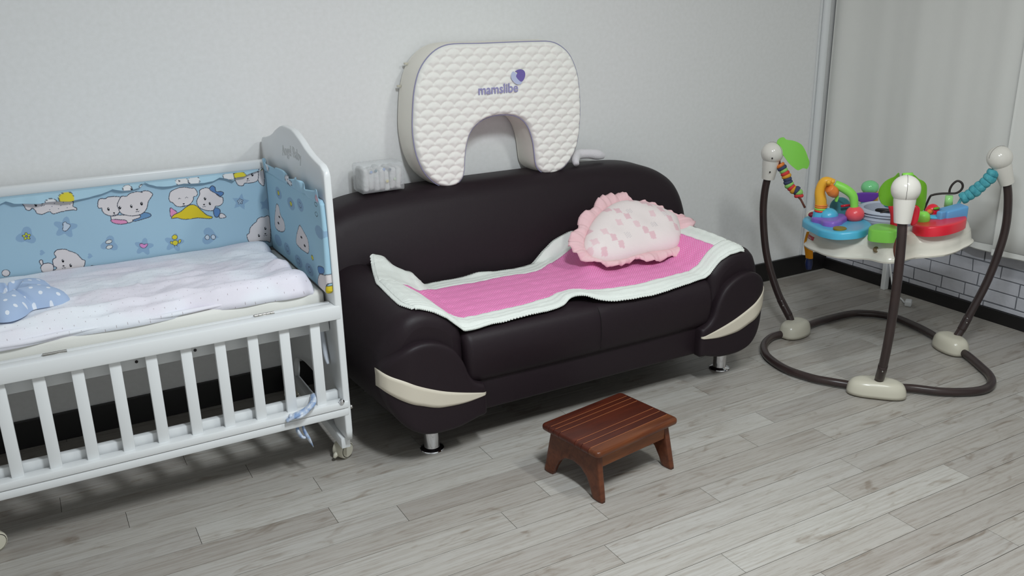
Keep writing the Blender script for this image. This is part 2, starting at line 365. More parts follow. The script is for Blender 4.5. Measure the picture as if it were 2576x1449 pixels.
J = {"leafL": ((2.781, 2.727, 0.825), (2.786, 2.721, 0.84), (2.797, 2.707, 0.846), (2.805, 2.697, 0.837), (2.822, 2.674, 0.833), (2.838, 2.654, 0.824), (2.849, 2.639, 0.812), (2.86, 2.625, 0.789), (2.868, 2.614, 0.763), (2.875, 2.605, 0.737), (2.869, 2.613, 0.713), (2.855, 2.631, 0.717), (2.84, 2.651, 0.71), (2.827, 2.667, 0.722), (2.814, 2.685, 0.74), (2.804, 2.698, 0.76), (2.792, 2.714, 0.786), (2.784, 2.724, 0.806)), "strapL": ((2.793, 2.712, 0.732), (2.803, 2.699, 0.709), (2.814, 2.685, 0.678), (2.82, 2.677, 0.649), (2.832, 2.662, 0.628), (2.845, 2.645, 0.619), (2.847, 2.641, 0.595)), "strapLend": ((2.779, 2.567, 0.609), (2.791, 2.551, 0.575)), "knobL": (2.729, 2.467, 0.568), "strapR": ((3.31, 2.092, 0.748), (3.306, 2.096, 0.726), (3.297, 2.108, 0.702), (3.282, 2.128, 0.673), (3.267, 2.147, 0.647), (3.248, 2.172, 0.624)), "leafFl": ((2.586, 1.951, 0.833), (2.572, 1.97, 0.825), (2.557, 1.99, 0.814), (2.548, 2.002, 0.794), (2.544, 2.006, 0.77), (2.547, 2.002, 0.744), (2.554, 1.993, 0.728), (2.568, 1.975, 0.724), (2.582, 1.957, 0.728), (2.591, 1.945, 0.768)), "leafFr": ((2.602, 1.93, 0.835), (2.616, 1.913, 0.824), (2.627, 1.899, 0.816), (2.636, 1.887, 0.801), (2.64, 1.882, 0.778), (2.641, 1.88, 0.745), (2.637, 1.885, 0.716), (2.624, 1.903, 0.714), (2.61, 1.92, 0.722), (2.597, 1.938, 0.768)), "capF": (2.563, 1.916, 0.841), "post0": (2.657, 2.35, 0.613), "post1": (2.655, 2.352, 0.66), "post2": (2.651, 2.356, 0.699), "post3": (2.66, 2.345, 0.735), "post4": (2.68, 2.319, 0.729), "head": (2.658, 2.315, 0.705), "g0": (2.682, 2.316, 0.725), "g1": (2.705, 2.287, 0.712), "g2": (2.724, 2.263, 0.688), "g3": (2.729, 2.255, 0.653), "gl": (2.689, 2.308, 0.672), "redball": (2.732, 2.251, 0.615), "disc": (2.739, 2.325, 0.626), "purple": (2.946, 2.383, 0.631), "ystick": (2.943, 2.387, 0.595), "gdome": (2.996, 2.401, 0.664), "yel": (3.013, 2.378, 0.617), "bar0": (2.898, 2.364, 0.609), "bar1": (2.989, 2.245, 0.613), "ring": (2.854, 2.257, 0.585), "seatflap0": (2.797, 2.2, 0.586), "loop": ((3.007, 2.141, 0.666), (3.013, 2.132, 0.678), (3.028, 2.112, 0.685), (3.045, 2.09, 0.688), (3.06, 2.072, 0.69), (3.069, 2.06, 0.7), (3.073, 2.055, 0.716), (3.069, 2.059, 0.731), (3.06, 2.071, 0.737), (3.051, 2.082, 0.724), (3.047, 2.088, 0.705), (3.047, 2.088, 0.688)), "loop2": ((2.78, 2.19, 0.601), (2.784, 2.185, 0.621), (2.792, 2.174, 0.632), (2.803, 2.16, 0.639), (2.811, 2.148, 0.64)), "gtube0": (3.007, 2.058, 0.648), "gtube1": (3.006, 2.059, 0.69), "parrot": (2.91, 2.053, 0.642), "bdisc": (2.887, 2.017, 0.616), "frog": (2.828, 2.028, 0.633), "bblock": ((2.923, 2.036, 0.633), (2.971, 1.973, 0.672), (2.975, 1.969, 0.632), (2.937, 2.018, 0.605)), "or0": (2.695, 2.431, 0.466), "or1": (2.701, 2.424, 0.404), "nv": (2.865, 2.571, 0.283), "redstrap": ((2.706, 2.088, 0.687), (2.72, 2.07, 0.686), (2.73, 2.057, 0.603), (2.729, 2.059, 0.533), (2.722, 2.068, 0.534), (2.712, 2.081, 0.559), (2.707, 2.087, 0.587), (2.714, 2.078, 0.611), (2.713, 2.08, 0.652)), "logo": ((2.59, 2.332, 0.53), (2.554, 2.263, 0.535)), "screw": (2.625, 2.053, 0.541), "blue": ((2.607, 2.365, 0.558), (2.547, 2.301, 0.561), (2.518, 2.243, 0.565), (2.521, 2.153, 0.572), (2.575, 2.12, 0.578), (2.642, 2.13, 0.581), (2.777, 2.257, 0.576), (2.822, 2.343, 0.571), (2.818, 2.418, 0.564), (2.747, 2.434, 0.559)), "red": ((2.807, 2.057, 0.592), (2.749, 1.999, 0.594), (2.749, 1.935, 0.6), (2.801, 1.903, 0.605), (2.893, 1.908, 0.609), (2.955, 1.952, 0.609), (3.019, 2.035, 0.605), (2.964, 2.095, 0.597), (2.891, 2.108, 0.592)), "purp": ((2.629, 2.374, 0.584), (2.718, 2.407, 0.585), (2.772, 2.39, 0.59), (2.69, 2.279, 0.595), (2.619, 2.263, 0.593), (2.579, 2.264, 0.591), (2.599, 2.331, 0.586)), "dome": (2.663, 2.303, 0.602), "coin": (2.588, 2.192, 0.597), "maroon": (2.675, 2.392, 0.59), "gblock": ((2.619, 2.082, 0.582), (2.608, 1.994, 0.589), (2.765, 2.112, 0.586), (2.76, 2.178, 0.58))}
# ------------------------------------------------------------------ materials
M_wall = mat('wallpaper_white', (240, 240, 240), 0.85, 0.2, bump=(260, 0.12, 0.002), var=(60, (234, 234, 233), 0.5))
M_ceil = mat('ceiling_white', (238, 238, 234), 0.9, 0.2)
M_base = mat('black_baseboard', (22, 20, 21), 0.4, 0.5)
M_brick = mat('brick_print', (200, 200, 207), 0.8, 0.2, bump=(70, 0.5, 0.003), var=(24, (186, 187, 194), 0.6))
M_mortar = mat('brick_joint', (132, 134, 140), 0.9, 0.1, var=(40, (108, 110, 116), 0.6))
M_curt = mat('curtain_fabric', (232, 232, 228), 0.9, 0.15, bump=(700, 0.25, 0.001), sheen=0.1)
M_white = mat('white_lacquer', (232, 234, 235), 0.32, 0.5)
M_metal = mat('bright_metal', (176, 174, 170), 0.36, 0.5, metal=1.0)
M_chrome = mat('chrome', (225, 225, 228), 0.08, 0.5, metal=1.0)
M_darkm = mat('dark_screw', (50, 48, 48), 0.5, 0.5, metal=0.6)
M_cream = mat('mattress_cream', (230, 229, 223), 0.8, 0.2, bump=(300, 0.2, 0.001))
M_plast = mat('cream_plastic', (206, 201, 184), 0.25, 0.5)
M_ribbon = mat('white_ribbon', (222, 228, 238), 0.7, 0.2)

def floor_mat():
    m = bpy.data.materials.new('wood_floor'); m.use_nodes = True; nt = m.node_tree; N = nt.nodes.new; L = nt.links.new
    b = nt.nodes['Principled BSDF']; b.inputs['Roughness'].default_value = 0.3; b.inputs['Specular IOR Level'].default_value = 0.42
    tc = N('ShaderNodeTexCoord'); oi = N('ShaderNodeObjectInfo')
    add = N('ShaderNodeVectorMath'); add.operation = 'ADD'
    comb = N('ShaderNodeCombineXYZ')
    for i, k in enumerate((37.0, 91.0, 13.0)):
        mu = N('ShaderNodeMath'); mu.operation = 'MULTIPLY'; mu.inputs[1].default_value = k
        L(oi.outputs['Random'], mu.inputs[0]); L(mu.outputs[0], comb.inputs[i])
    L(tc.outputs['Object'], add.inputs[0]); L(comb.outputs[0], add.inputs[1])
    def noise_(sc, scale, detail, dist=0.0):
        mp = N('ShaderNodeMapping'); mp.inputs['Scale'].default_value = sc; L(add.outputs[0], mp.inputs['Vector'])
        n = N('ShaderNodeTexNoise'); n.inputs['Scale'].default_value = scale; n.inputs['Detail'].default_value = detail
        n.inputs['Distortion'].default_value = dist; L(mp.outputs[0], n.inputs['Vector']); return n.outputs['Fac']
    def ramp(f, stops):
        r = N('ShaderNodeValToRGB'); e = r.color_ramp.elements
        e[0].position, e[0].color = stops[0][0], (*lin(stops[0][1]), 1)
        e[1].position, e[1].color = stops[-1][0], (*lin(stops[-1][1]), 1)
        for p, c in stops[1:-1]:
            q = e.new(p); q.color = (*lin(c), 1)
        L(f, r.inputs['Fac']); return r.outputs['Color']
    def mul(a, b_, f=1.0):
        x = N('ShaderNodeMix'); x.data_type = 'RGBA'; x.blend_type = 'MULTIPLY'; x.inputs[0].default_value = f
        L(a, x.inputs[6]); L(b_, x.inputs[7]); return x.outputs[2]
    base = ramp(oi.outputs['Random'], [(0.0, (170, 165, 160)), (0.30, (180, 176, 171)), (0.65, (193, 191, 187)), (1.0, (174, 170, 166))])
    grain = ramp(noise_((1, 24, 1), 5, 6, 0.25), [(0.30, (226, 221, 216)), (0.55, (250, 249, 248)), (0.8, (255, 255, 255))])
    cath = ramp(noise_((1.0, 3.2, 1), 7, 5, 1.0), [(0.28, (214, 206, 198)), (0.40, (249, 248, 246)), (1.0, (255, 255, 255))])
    fine = ramp(noise_((3, 90, 1), 8, 3, 0.1), [(0.30, (212, 205, 198)), (0.42, (252, 252, 252)), (1.0, (255, 255, 255))])
    c = mul(mul(mul(base, grain), cath), fine, 0.8)
    L(c, b.inputs['Base Color'])
    bp = N('ShaderNodeBump'); bp.inputs['Strength'].default_value = 0.15; bp.inputs['Distance'].default_value = 0.001
    L(noise_((2, 30, 1), 10, 3), bp.inputs['Height']); L(bp.outputs['Normal'], b.inputs['Normal'])
    rr = N('ShaderNodeMapRange'); rr.inputs[3].default_value = 0.24; rr.inputs[4].default_value = 0.42
    L(noise_((1, 1, 1), 6, 2), rr.inputs[0]); L(rr.outputs[0], b.inputs['Roughness'])
    return m
M_floor = floor_mat()
M_gap = mat('floor_joint', (84, 77, 72), 0.7, 0.3)

# ------------------------------------------------------------------ room
RX0, RX1, RY0, RY1, RH = -1.6, 3.68, -0.9, 3.20, 2.40
fl = struct(mk('floor', *box(RX0, RX1, RY0, RY1, -0.08, -0.0022), M_gap, smooth=False, loc=(0, 0, 0)))
W, PL = 0.0965, 0.92
full = None
ends0 = {0: 1.973, 1: 2.136, 2: 1.634, 4: 1.970, 3: 1.30, 5: 1.22, 6: 1.72, 7: 0.62}
k0 = int(math.floor((RY0-1.525)/W))
for k in range(k0, 18):
    ya = 1.525+W*k; yb = ya+W
    if ya >= RY1-0.01: break
    e = ends0.get(k, (k*0.377) % PL)
    x = RX0-((RX0-e) % PL)
    while x < RX1:
        xa, xb = max(x, RX0), min(x+PL, RX1)
        y0_, y1_ = max(ya, RY0), min(yb, RY1)
        if xb-xa > 0.02:
            whole = (xb-xa > PL-1e-6) and (y1_-y0_ > W-1e-6)
            if whole and full is not None:
                p = full.copy(); col.objects.link(p); p.parent = fl; p.location = ((xa+xb)/2, (y0_+y1_)/2, 0)
            else:
                hx, hy = (xb-xa)/2-0.0007, (y1_-y0_)/2-0.0009
                p = mk('plank', *box(-hx, hx, -hy, hy, -0.0022, 0.0), M_floor, fl, smooth=False, local=True)
                p.location = ((xa+xb)/2, (y0_+y1_)/2, 0)
                if whole: full = p
        x += PL
struct(mk('wall_back', *box(RX0-0.1, RX1+0.1, RY1, RY1+0.1, -0.08, RH+0.05), M_wall, smooth=False, loc=(0, RY1, 0)))
wr = struct(mk('wall_right', *box(RX1, RX1+0.1, RY0-0.1, RY1, -0.08, RH+0.05), M_mortar, smooth=False, loc=(RX1, 0, 0)))
struct(mk('wall_left', *box(RX0-0.1, RX0, RY0-0.1, RY1, -0.08, RH+0.05), M_wall, smooth=False, loc=(RX0, 0, 0)))
struct(mk('wall_front', *box(RX0, RX1, RY0-0.1, RY0, -0.08, RH+0.05), M_wall, smooth=False, loc=(0, RY0, 0)))
struct(mk('ceiling', *box(RX0-0.1, RX1+0.1, RY0-0.1, RY1+0.1, RH, RH+0.05), M_ceil, smooth=False, loc=(0, 0, RH)))
struct(mk('baseboard_back', *box(RX0, RX1, RY1-0.015, RY1, 0.0, 0.100, 0.002), M_base, smooth=False, loc=(0, RY1, 0)))
struct(mk('baseboard_right', *box(RX1-0.015, RX1, RY0, RY1, 0.0, 0.059, 0.002), M_base, smooth=False, loc=(RX1, 0, 0)))
# white brick wallpaper: every brick its own slightly raised piece
zs = [0.0235, 0.082, 0.141, 0.200, 0.259, 0.318, 0.377]
known = {0: [2.52], 1: [2.499, 2.38, 2.134], 2: [2.567, 2.322, 2.127], 3: [2.472, 2.357, 2.22], 4: [2.55, 2.42, 2.306, 2.10]}
rnd = random.Random(3)
for r in range(6):
    j = sorted(known.get(r, [2.4])); ys = list(j)
    y = ys[-1]
    while y < RY1: y += rnd.choice([0.12, 0.15, 0.19, 0.235]); ys.append(min(y, RY1))
    y = ys[0]
    while y > 0.9: y -= rnd.choice([0.12, 0.15, 0.19, 0.235]); ys.insert(0, y)
    for a, b in zip(ys[:-1], ys[1:]):
        if b-a < 0.02: continue
        za = max(zs[r]+0.0025, 0.0595); zb = zs[r+1]-0.0025
        V, F = box(RX1-0.0035, RX1-0.0002, a+0.0025, b-0.0025, za, zb, 0.0014, 1)
        V = [(x_, y_+fbm(y_*30, z_*30, r)*0.003, z_+fbm(z_*30, y_*20, 3)*0.002) for x_, y_, z_ in V]
        mk('brick', V, F, M_brick, wr, smooth=False)
# vertical round moulding in the corner
V, F = [], []
g = G(); g.add(*tube([(3.523, 3.194, 0.101), (3.523, 3.194, RH)], 0.0225, 18))
g.add(*box(3.486, 3.497, 3.192, 3.2, 0.101, RH, 0.002))
struct(g.mk('trim_1', M_white, smooth=40, loc=(3.52, 3.19, 0)))

# curtains on the right wall
def smooth01(t):
    t = max(0.0, min(1.0, t)); return t*t*(3-2*t)
def curtain(y0, y1, xb, ztop, zbot, seed, name, label):
    r_ = random.Random(seed); ph = [r_.random()*6 for _ in range(4)]
    ny, nz = 90, 16; V = []; F = []
    def xf(y, z):
        k = 0.55+0.45*(ztop-z)/(ztop-zbot)
        return xb - 0.028*smooth01((y-3.02)/0.14) + k*(0.0065*math.sin(y*15+ph[0]+0.3*math.sin(z*1.3)) + 0.0035*math.sin(y*29+ph[1]+z*0.5) + 0.0012*math.sin(y*61+ph[2]))
    for th in (0.0, 0.004):
        for i in range(nz+1):
            z = ztop+(zbot-ztop)*i/nz
            for j in range(ny+1):
                y = y0+(y1-y0)*j/ny
                zz = z-(0.006*math.sin(y*9+ph[3]) if i == nz else 0)
                V.append((xf(y, z)+th, y, zz))
    n = (nz+1)*(ny+1)
    for i in range(nz):
        for j in range(ny):
            a = i*(ny+1)+j; q = (a, a+1, a+ny+2, a+ny+1)
            F.append(q); F.append(tuple(v+n for v in reversed(q)))
    def rim(idx):
        for a, b in zip(idx[:-1], idx[1:]): F.append((a, b, b+n, a+n))
    rim([nz*(ny+1)+j for j in range(ny+1)]); rim([i*(ny+1) for i in range(nz+1)]); rim([i*(ny+1)+ny for i in range(nz+1)])
    o = mk(name, V, F, M_curt, loc=(xb, (y0+y1)/2, zbot))
    # heading hem and bottom hem
    V2 = []; F2 = []
    for j in range(ny+1):
        y = y0+(y1-y0)*j/ny
        for z in (zbot+0.004, zbot+0.03): V2.append((xf(y, z)-0.0022, y, z-(0.006*math.sin(y*9+ph[3]) if z < zbot+0.01 else 0)))
    for j in range(ny): F2.append((2*j, 2*j+1, 2*j+3, 2*j+2))
    mk('hem', V2, F2, M_curt, o)
    tag(o, label, 'curtain')
    return o
curtain(2.205, 3.182, 3.606, RH-0.01, 0.334, 4, 'curtain', 'wide off-white curtain panel next to the room corner, behind the baby jumper')
curtain(1.10, 2.215, 3.585, RH-0.01, 0.326, 9, 'curtain', 'off-white curtain panel overlapping in front, at the right edge of the picture')

# ------------------------------------------------------------------ crib
CX0, CX1, CYF, CYB = -0.47, 0.772, 2.476, 3.190
crib = empty('baby_crib', ((CX0+CX1)/2, 2.83, 0), 'white wooden baby crib on casters with its slatted front lowered, against the wall', 'crib')
def panel_outline():
    half = [(CYF, 0.104), (CYF, 0.60)] + [(y if y > CYF else CYF, z) for y, z in PANEL[1:]]
    mid = 2.833
    right = [(2*mid-y, z) for y, z in reversed(half[:-1])]
    arch = []
    for i in range(13):
        t = PI*i/12; arch.append((mid+0.225*math.cos(t), 0.104+0.118*math.sin(t)**0.55))
    return half+right+arch
def slab_x(name, outline, x0, x1, m, parent, r=0.004, step=0.03):
    V, F, P, d = slab(outline, step, lambda u, v, t: (t, u, v), lambda p, d: x1-drop(d, r), lambda p, d: x0+drop(d, r), rings=(r*0.3, r))
    return mk(name, V, F, m, parent, smooth=50)
ep = slab_x('end_panel', panel_outline(), 0.750, 0.772, M_white, crib)
slab_x('end_panel', panel_outline(), CX0, CX0+0.022, M_white, crib)
for xa in (0.738, CX0+0.002): mk('foot_bar', *box(xa, xa+0.030, CYF+0.022, 2*2.833-CYF-0.022, 0.066, 0.1035, 0.003), M_white, crib, smooth=40)
# faint script on the end panel
def text_mesh(s, size, extrude=0.0004, bold=0.0):
    c = bpy.data.curves.new('t', 'FONT'); c.body = s; c.size = size; c.extrude = extrude; c.align_x = 'CENTER'; c.resolution_u = 3; c.offset = bold
    o = bpy.data.objects.new('t', c); col.objects.link(o)
    dg = bpy.context.evaluated_depsgraph_get(); me = o.evaluated_get(dg).to_mesh()
    V = [tuple(v.co) for v in me.vertices]; F = [tuple(p.vertices) for p in me.polygons]
    o.evaluated_get(dg).to_mesh_clear(); bpy.data.objects.remove(o); bpy.data.curves.remove(c)
    return V, F
def letters(V, F, m, parent):
    """each character a part of its own"""
    root = list(range(len(V)))
    def find(i):
        while root[i] != i: root[i] = root[root[i]]; i = root[i]
        return i
    for f in F:
        for j in f[1:]: root[find(j)] = find(f[0])
    groups = {}
    for f in F: groups.setdefault(find(f[0]), []).append(f)
    for fs in groups.values():
        ids = sorted({i for f in fs for i in f}); mp = {a: b for b, a in enumerate(ids)}
        mk('letter', [V[i] for i in ids], [tuple(mp[i] for i in f) for f in fs], m, parent, smooth=False)
M_faint = mat('faint_lettering', (212, 214, 213), 0.5)
V, F = text_mesh('Angel Baby', 0.050)
V = [(0.7496-z, 2.80-(x*0.97), 0.945+y+0.0*x+0.02*math.sin((x+.15)*9)) for x, y, z in V]
letters(V, F, M_faint, ep)
# drop side, front
mk('top_rail', *box(-0.448, 0.766, CYF-0.002, 2.517, 0.513, 0.558, 0.005), M_white, crib, smooth=40)
mk('rear_top_rail', *box(-0.448, 0.750, 2.519, 2.540, 0.520, 0.557, 0.003), M_white, crib, smooth=40)
slat = None
for k in range(13):
    x = 0.6865-0.0934*k
    if slat is None:
        slat = mk('slat', *box(-0.0155, 0.0155, -0.0085, 0.0085, 0.232, 0.520, 0.003), M_white, crib, smooth=40, local=True)
        base = -root_loc(crib); slat.location = (x+base[0], 2.499+base[1], 0)
    else: dup(slat, crib, (x+base[0], 2.499+base[1], 0))
mk('bottom_rail', *box(-0.448, 0.766, CYF-0.004, 2.510, 0.217, 0.240, 0.004), M_white, crib, smooth=40)
mk('lower_rail', *box(-0.448, 0.766, CYF-0.002, 2.508, 0.190, 0.2160, 0.005), M_white, crib, smooth=40)
mk('cross_bar', *box(-0.448, 0.752, 2.520, 2.542, 0.218, 0.262, 0.004), M_white, crib, smooth=40)
for x in (0.7435, -0.438):
    mk('bolt', *lathe([(0.0, -0.012), (0.004, -0.0118), (0.0075, -0.009), (0.009, -0.004), (0.009, 0.0)], (x, CYF-0.0, 0.2375+0.006), (0, 1, 0), 14), M_chrome, crib)
mk('bolt', *sphere((0.775, 2.482, 0.214), 0.007, seg=12, rings=8), M_metal, crib)
for xa in (-0.041, 0.517):
    g = G(); g.add(*box(xa, xa+0.059, 2.508, 2.528, 0.5575, 0.5592, 0.0005, 1))
    for q in range(5): g.add(*tube([(xa+0.0118*q+0.0006, 2.5155, 0.5602), (xa+0.0118*(q+1)-0.0006, 2.5155, 0.5602)], 0.0036, 10))
    g.mk('hinge', M_metal, crib, smooth=40)
# mattress board with screw heads, back rail and back slats
mb = mk('mattress_board', *box(-0.446, 0.748, 2.548, 3.150, 0.455, 0.488, 0.003), M_white, crib, smooth=40)
for x in (0.185, 0.345): mk('screw', *sphere((x, 2.546, 0.478), 0.0045, 1, .6, 1, 12, 8), M_darkm, mb)
mk('back_top_rail', *box(-0.446, 0.750, 3.140, 3.166, 0.868, 0.905, 0.007, 3), M_white, crib, smooth=40)
mk('back_bottom_rail', *box(-0.446, 0.750, 3.142, 3.164, 0.492, 0.522, 0.004), M_white, crib, smooth=40)
bs = None
for k in range(12):
    x = 0.69-0.098*k
    if bs is None:
        bs = mk('back_slat', *box(-0.0155, 0.0155, -0.007, 0.007, 0.518, 0.872, 0.003), M_white, crib, smooth=40, local=True); bs.location = (x+base[0], 3.152+base[1], 0)
    else: dup(bs, crib, (x+base[0], 3.152+base[1], 0))
# casters
def caster(x, y, sgn):
    g = G()
    prof = [(0.0, -0.021), (0.017, -0.021), (0.0215, -0.0185), (0.0245, -0.013), (0.0250, 0.0), (0.0245, 0.013), (0.0215, 0.0185), (0.017, 0.021), (0, 0.021)]
    ax = (math.cos(math.radians(-62)), math.sin(math.radians(-62)), 0)
    c = mk('caster', *lathe([(0, -0.022), (0.0235, -0.022), (0.0285, -0.019), (0.0300, -0.012), (0.0300, 0.012), (0.0285, 0.019), (0.0235, 0.022), (0, 0.022)], (x, y, 0.0302), ax, 28), M_plast, crib, smooth=35)
    g.add(*lathe([(0.0, 0.0215), (0.0225, 0.0215), (0.0225, 0.0236), (0.0, 0.0244)], (x, y, 0.0302), ax, 24))
    g.mk('wheel_cap', M_plast, c, smooth=30)
    mk('groove', *lathe([(0.0228, 0.0216), (0.0246, 0.0216), (0.0246, 0.0222), (0.0228, 0.0222)], (x, y, 0.0302), ax, 24, caps=False), M_darkm, c)
    bx = Vector(ax); tx = Vector((-bx.y, bx.x, 0))
    # brake lever and stem
    p = Vector((x, y, 0.028))-tx*0.031
    g2 = G(); g2.add(*tube([p+tx*0.008, p-tx*0.006+Vector((0, 0, -0.006)), p-tx*0.012+Vector((0, 0, -0.012))], [0.010, 0.008, 0.004], 8))
    g2.mk('brake', M_plast, c)
    mk('stem', *tube([(x+sgn*0.002, y, 0.052), (x+sgn*0.002, y, 0.067)], 0.009, 12), M_metal, c)
for (x, y, s) in ((0.773, 2.565, 1), (0.765, 3.120, 1), (-0.262, 2.568, -1), (-0.457, 3.120, -1)):
    caster(x-0.012*s, y+0.0, s)
# hanging strap inside the end panel
mk('strap', *tube([(0.738, 2.605, 0.47), (0.738, 2.603, 0.43), (0.739, 2.586, 0.36), (0.740, 2.572, 0.335)], [0.009, 0.009, 0.0095, 0.005], 10, n=4, flat=0.8), M_ribbon, crib)

# mattress
mt = mk('mattress', *box(-0.440, 0.744, 2.553, 3.112, 0.4885, 0.588, 0.016, 4), M_cream, loc=(0.15, 2.83, 0.4885), smooth=60)
tag(mt, 'cream crib mattress lying under the dotted blanket', 'mattress')

# ------------------------------------------------------------------ crib bumper with printed puppies
LN = (74, 78, 92); PUP = (226, 219, 220); BLU = (168, 200, 219); BL2 = (146, 177, 205); YEL = (222, 208, 66); PNK = (228, 150, 190); DBL = (96, 136, 188)
sh = []
for i, b in enumerate(BP['blob']):
    kind = ['flower', 'flower', 'flower', 'flower', 'flower', 'heart', 'star', 'heart', 'heart', 'star'][i]
    R_ = [.031, .036, .029, .031, .033, .030, .031, .009, .009, .024][i]
    kk = [3, 5, 3, 5, 5, 5, 5, 5, 5, 5][i]
    sh.append((kind, (b[0], b[1], R_, kk, 1.3), BL2, None, 0))
def pup(key, fill=PUP, lw=0.0012): sh.append(('poly', BP[key], fill, LN, lw))
for k in ('halfpup', 'tailD', 'bodyA', 'shirtA', 'shirtB', 'pupA', 'pupB', 'pupC', 'pinkC', 'pupD'):
    pup(k, {'shirtA': PNK, 'shirtB': (110, 150, 190), 'pinkC': PNK}.get(k, PUP))
pup('hat', DBL); pup('yell', (224, 200, 50)); pup('blueD', DBL)
for i in range(9): sh.append(('ell', (0.050+0.0085*i, 0.826+0.009*(i % 3)-0.004, .0016, .0016, 0), (130, 130, 150), None, 0))
for k in ('pupE2', 'pupE', 'pupF', 'tailG', 'pupG2', 'pupG'): pup(k)
for e in BP['eyes']+BP['eyes2']: sh.append(('ell', (e[0], e[1], .0036, .0056, .1), (30, 30, 36), None, 0)); sh.append(('ell', (e[0]+.001, e[1]+.002, .0012, .0016, 0), (230, 230, 235), None, 0))
for e in BP['noses']:
    sh.append(('ell', (e[0], e[1], .0032, .0024, 0), (38, 36, 44), None, 0)); sh.append(('line', [(e[0]-.006, e[1]-.006), (e[0]-.003, e[1]-.008), (e[0], e[1]-.005), (e[0]+.003, e[1]-.008), (e[0]+.006, e[1]-.006)], None, LN, .0007))
c = BP['pupC']; sh.append(('line', [(0.438, 0.806), (0.442, 0.809), (0.446, 0.806)], None, LN, .0007)); sh.append(('line', [(0.461, 0.807), (0.465, 0.810), (0.469, 0.807)], None, LN, .0007))
y = BP['yflower']; sh.append(('flower', (y[0], y[1], .0125, 5, .3), (206, 214, 70), LN, .0009)); sh.append(('ell', (y[0], y[1], .004, .004, 0), (120, 130, 180), LN, .0006))
sh.append(('poly', BP['wheart'], (200, 212, 226), LN, .0009)); sh.append(('poly', BP['pheart'], (222, 150, 205), LN, .0009))
for b in BP['bow1']: sh.append(('ell', (b[0], b[1], .010, .0062, .2), (222, 224, 222), LN, .0009))
for b in BP['bow2']: sh.append(('ell', (b[0], b[1], .0075, .0085, .2), (205, 216, 228), LN, .0009))
b0, b1 = BP['chick']; sh.append(('ell', (b0[0]-.012, b1[1]+.002, .004, .006, .5), YEL, LN, .0008)); sh.append(('ell', (b0[0]+.014, b1[1]+.003, .004, .007, -.5), YEL, LN, .0008))
sh.append(('ell', (b1[0], b1[1], .0092, .0092, 0), YEL, LN, .0009)); sh.append(('ell', (b0[0], b0[1], .0088, .0080, 0), YEL, LN, .0009))
sh.append(('line', [(b1[0]-.003, b1[1]-.009), (b1[0]-.004, b1[1]-.015)], None, LN, .0008)); sh.append(('line', [(b1[0]+.004, b1[1]-.009), (b1[0]+.006, b1[1]-.014)], None, LN, .0008))
s_ = BP['sflower']; sh.append(('flower', (s_[0], s_[1], .0105, 5, .3), (184, 205, 224), LN, .0009)); sh.append(('ell', (s_[0], s_[1], .0035, .0035, 0), None, LN, .0007))
y = BP['ychick']; sh.append(('ell', (y[0], y[1], .0095, .0075, 0), YEL, LN, .0009))
y = BP['ball']; sh.append(('ell', (y[0], y[1], .011, .011, 0), PUP, LN, .0010))

M_print = print_mat('printed_cotton')
bumper = empty('crib_bumper', (0.3, 3.12, 0.59), 'light blue padded crib bumper printed with cartoon puppies, chick and flowers', 'bumper')
x0, x1, z0, z1 = -0.445, 0.744, 0.590, 0.876
nx, nz = 900, 215
X, Z = np.meshgrid(np.linspace(x0, x1, nx), np.linspace(z0, z1, nz))
Q = np.stack([X.ravel(), Z.ravel()], 1)
C_ = paint(Q, BLU, sh)
edge = np.minimum.reduce([Q[:, 0]-x0, x1-Q[:, 0], Q[:, 1]-z0, z1-Q[:, 1]])
yy = 3.1195+drop(edge, 0.010)+0.0015*np.sin(Q[:, 0]*14)*np.sin(Q[:, 1]*30)
V = np.stack([Q[:, 0], yy, Q[:, 1]], 1)
idx = np.arange(nx*nz).reshape(nz, nx)
F = np.stack([idx[:-1, :-1].ravel(), idx[:-1, 1:].ravel(), idx[1:, 1:].ravel(), idx[1:, :-1].ravel()], 1).tolist()
V = V.tolist(); n = len(V); V += [(x0, 3.134, z0), (x1, 3.134, z0), (x1, 3.134, z1), (x0, 3.134, z1)]
F += [[n, n+3, n+2, n+1], [n, n+1]+idx[0, ::-1].tolist(), [n+2, n+3]+idx[-1, :].tolist(), [n+1, n+2]+idx[::-1, -1].tolist(), [n+3, n]+idx[:, 0].tolist()]
o = mk('back_panel', V, F, M_print, bumper)
set_col(o, np.vstack([C_, np.tile(lin(BLU), (4, 1))]))
# side panel
sh = []
for i, b in enumerate(SP['blobs']): sh.append(('ell', (b[0], b[1], .040, .020, 0), BL2, None, 0))
for k in ('p1', 'p2', 'p3'): sh.append(('poly', SP[k], PUP, LN, .0014))
sh.append(('poly', SP['hat'], DBL, LN, .0012)); sh.append(('poly', SP['yel'], (224, 200, 50), LN, .0012))
for e in SP['eyes']: sh.append(('ell', (e[0], e[1], .010, .004, 0), (30, 30, 36), None, 0))
for e in SP['sticks']: sh.append(('ell', (e[0], e[1], .012, .008, 0), (214, 208, 80), LN, .0009))
for e in SP['rings']: sh.append(('ell', (e[0], e[1], .012, .006, 0), None, LN, .0011))
for i in (2, 4, 5, 6): b = SP['blobs'][i]; sh.append(('ell', (b[0], b[1], .014, .009, 0), None, LN, .0009))
so = [(3.112, 0.868), (3.0, 0.874), (2.80, 0.878), (2.60, 0.879), (2.50, 0.880), (2.486, 0.870), (2.482, 0.80), (2.480, 0.72), (2.480, 0.64), (2.482, 0.604), (2.50, 0.592), (3.112, 0.590)]
V, F, P, d = slab(so, 0.0026, lambda u, v, t: (t, u, v), lambda p, d: 0.7335+drop(d, 0.008)-0.002*np.sin(p[:, 0]*22)*np.sin(p[:, 1]*17), lambda p, d: 0.7485+0*d, rings=(0.001, 0.003))
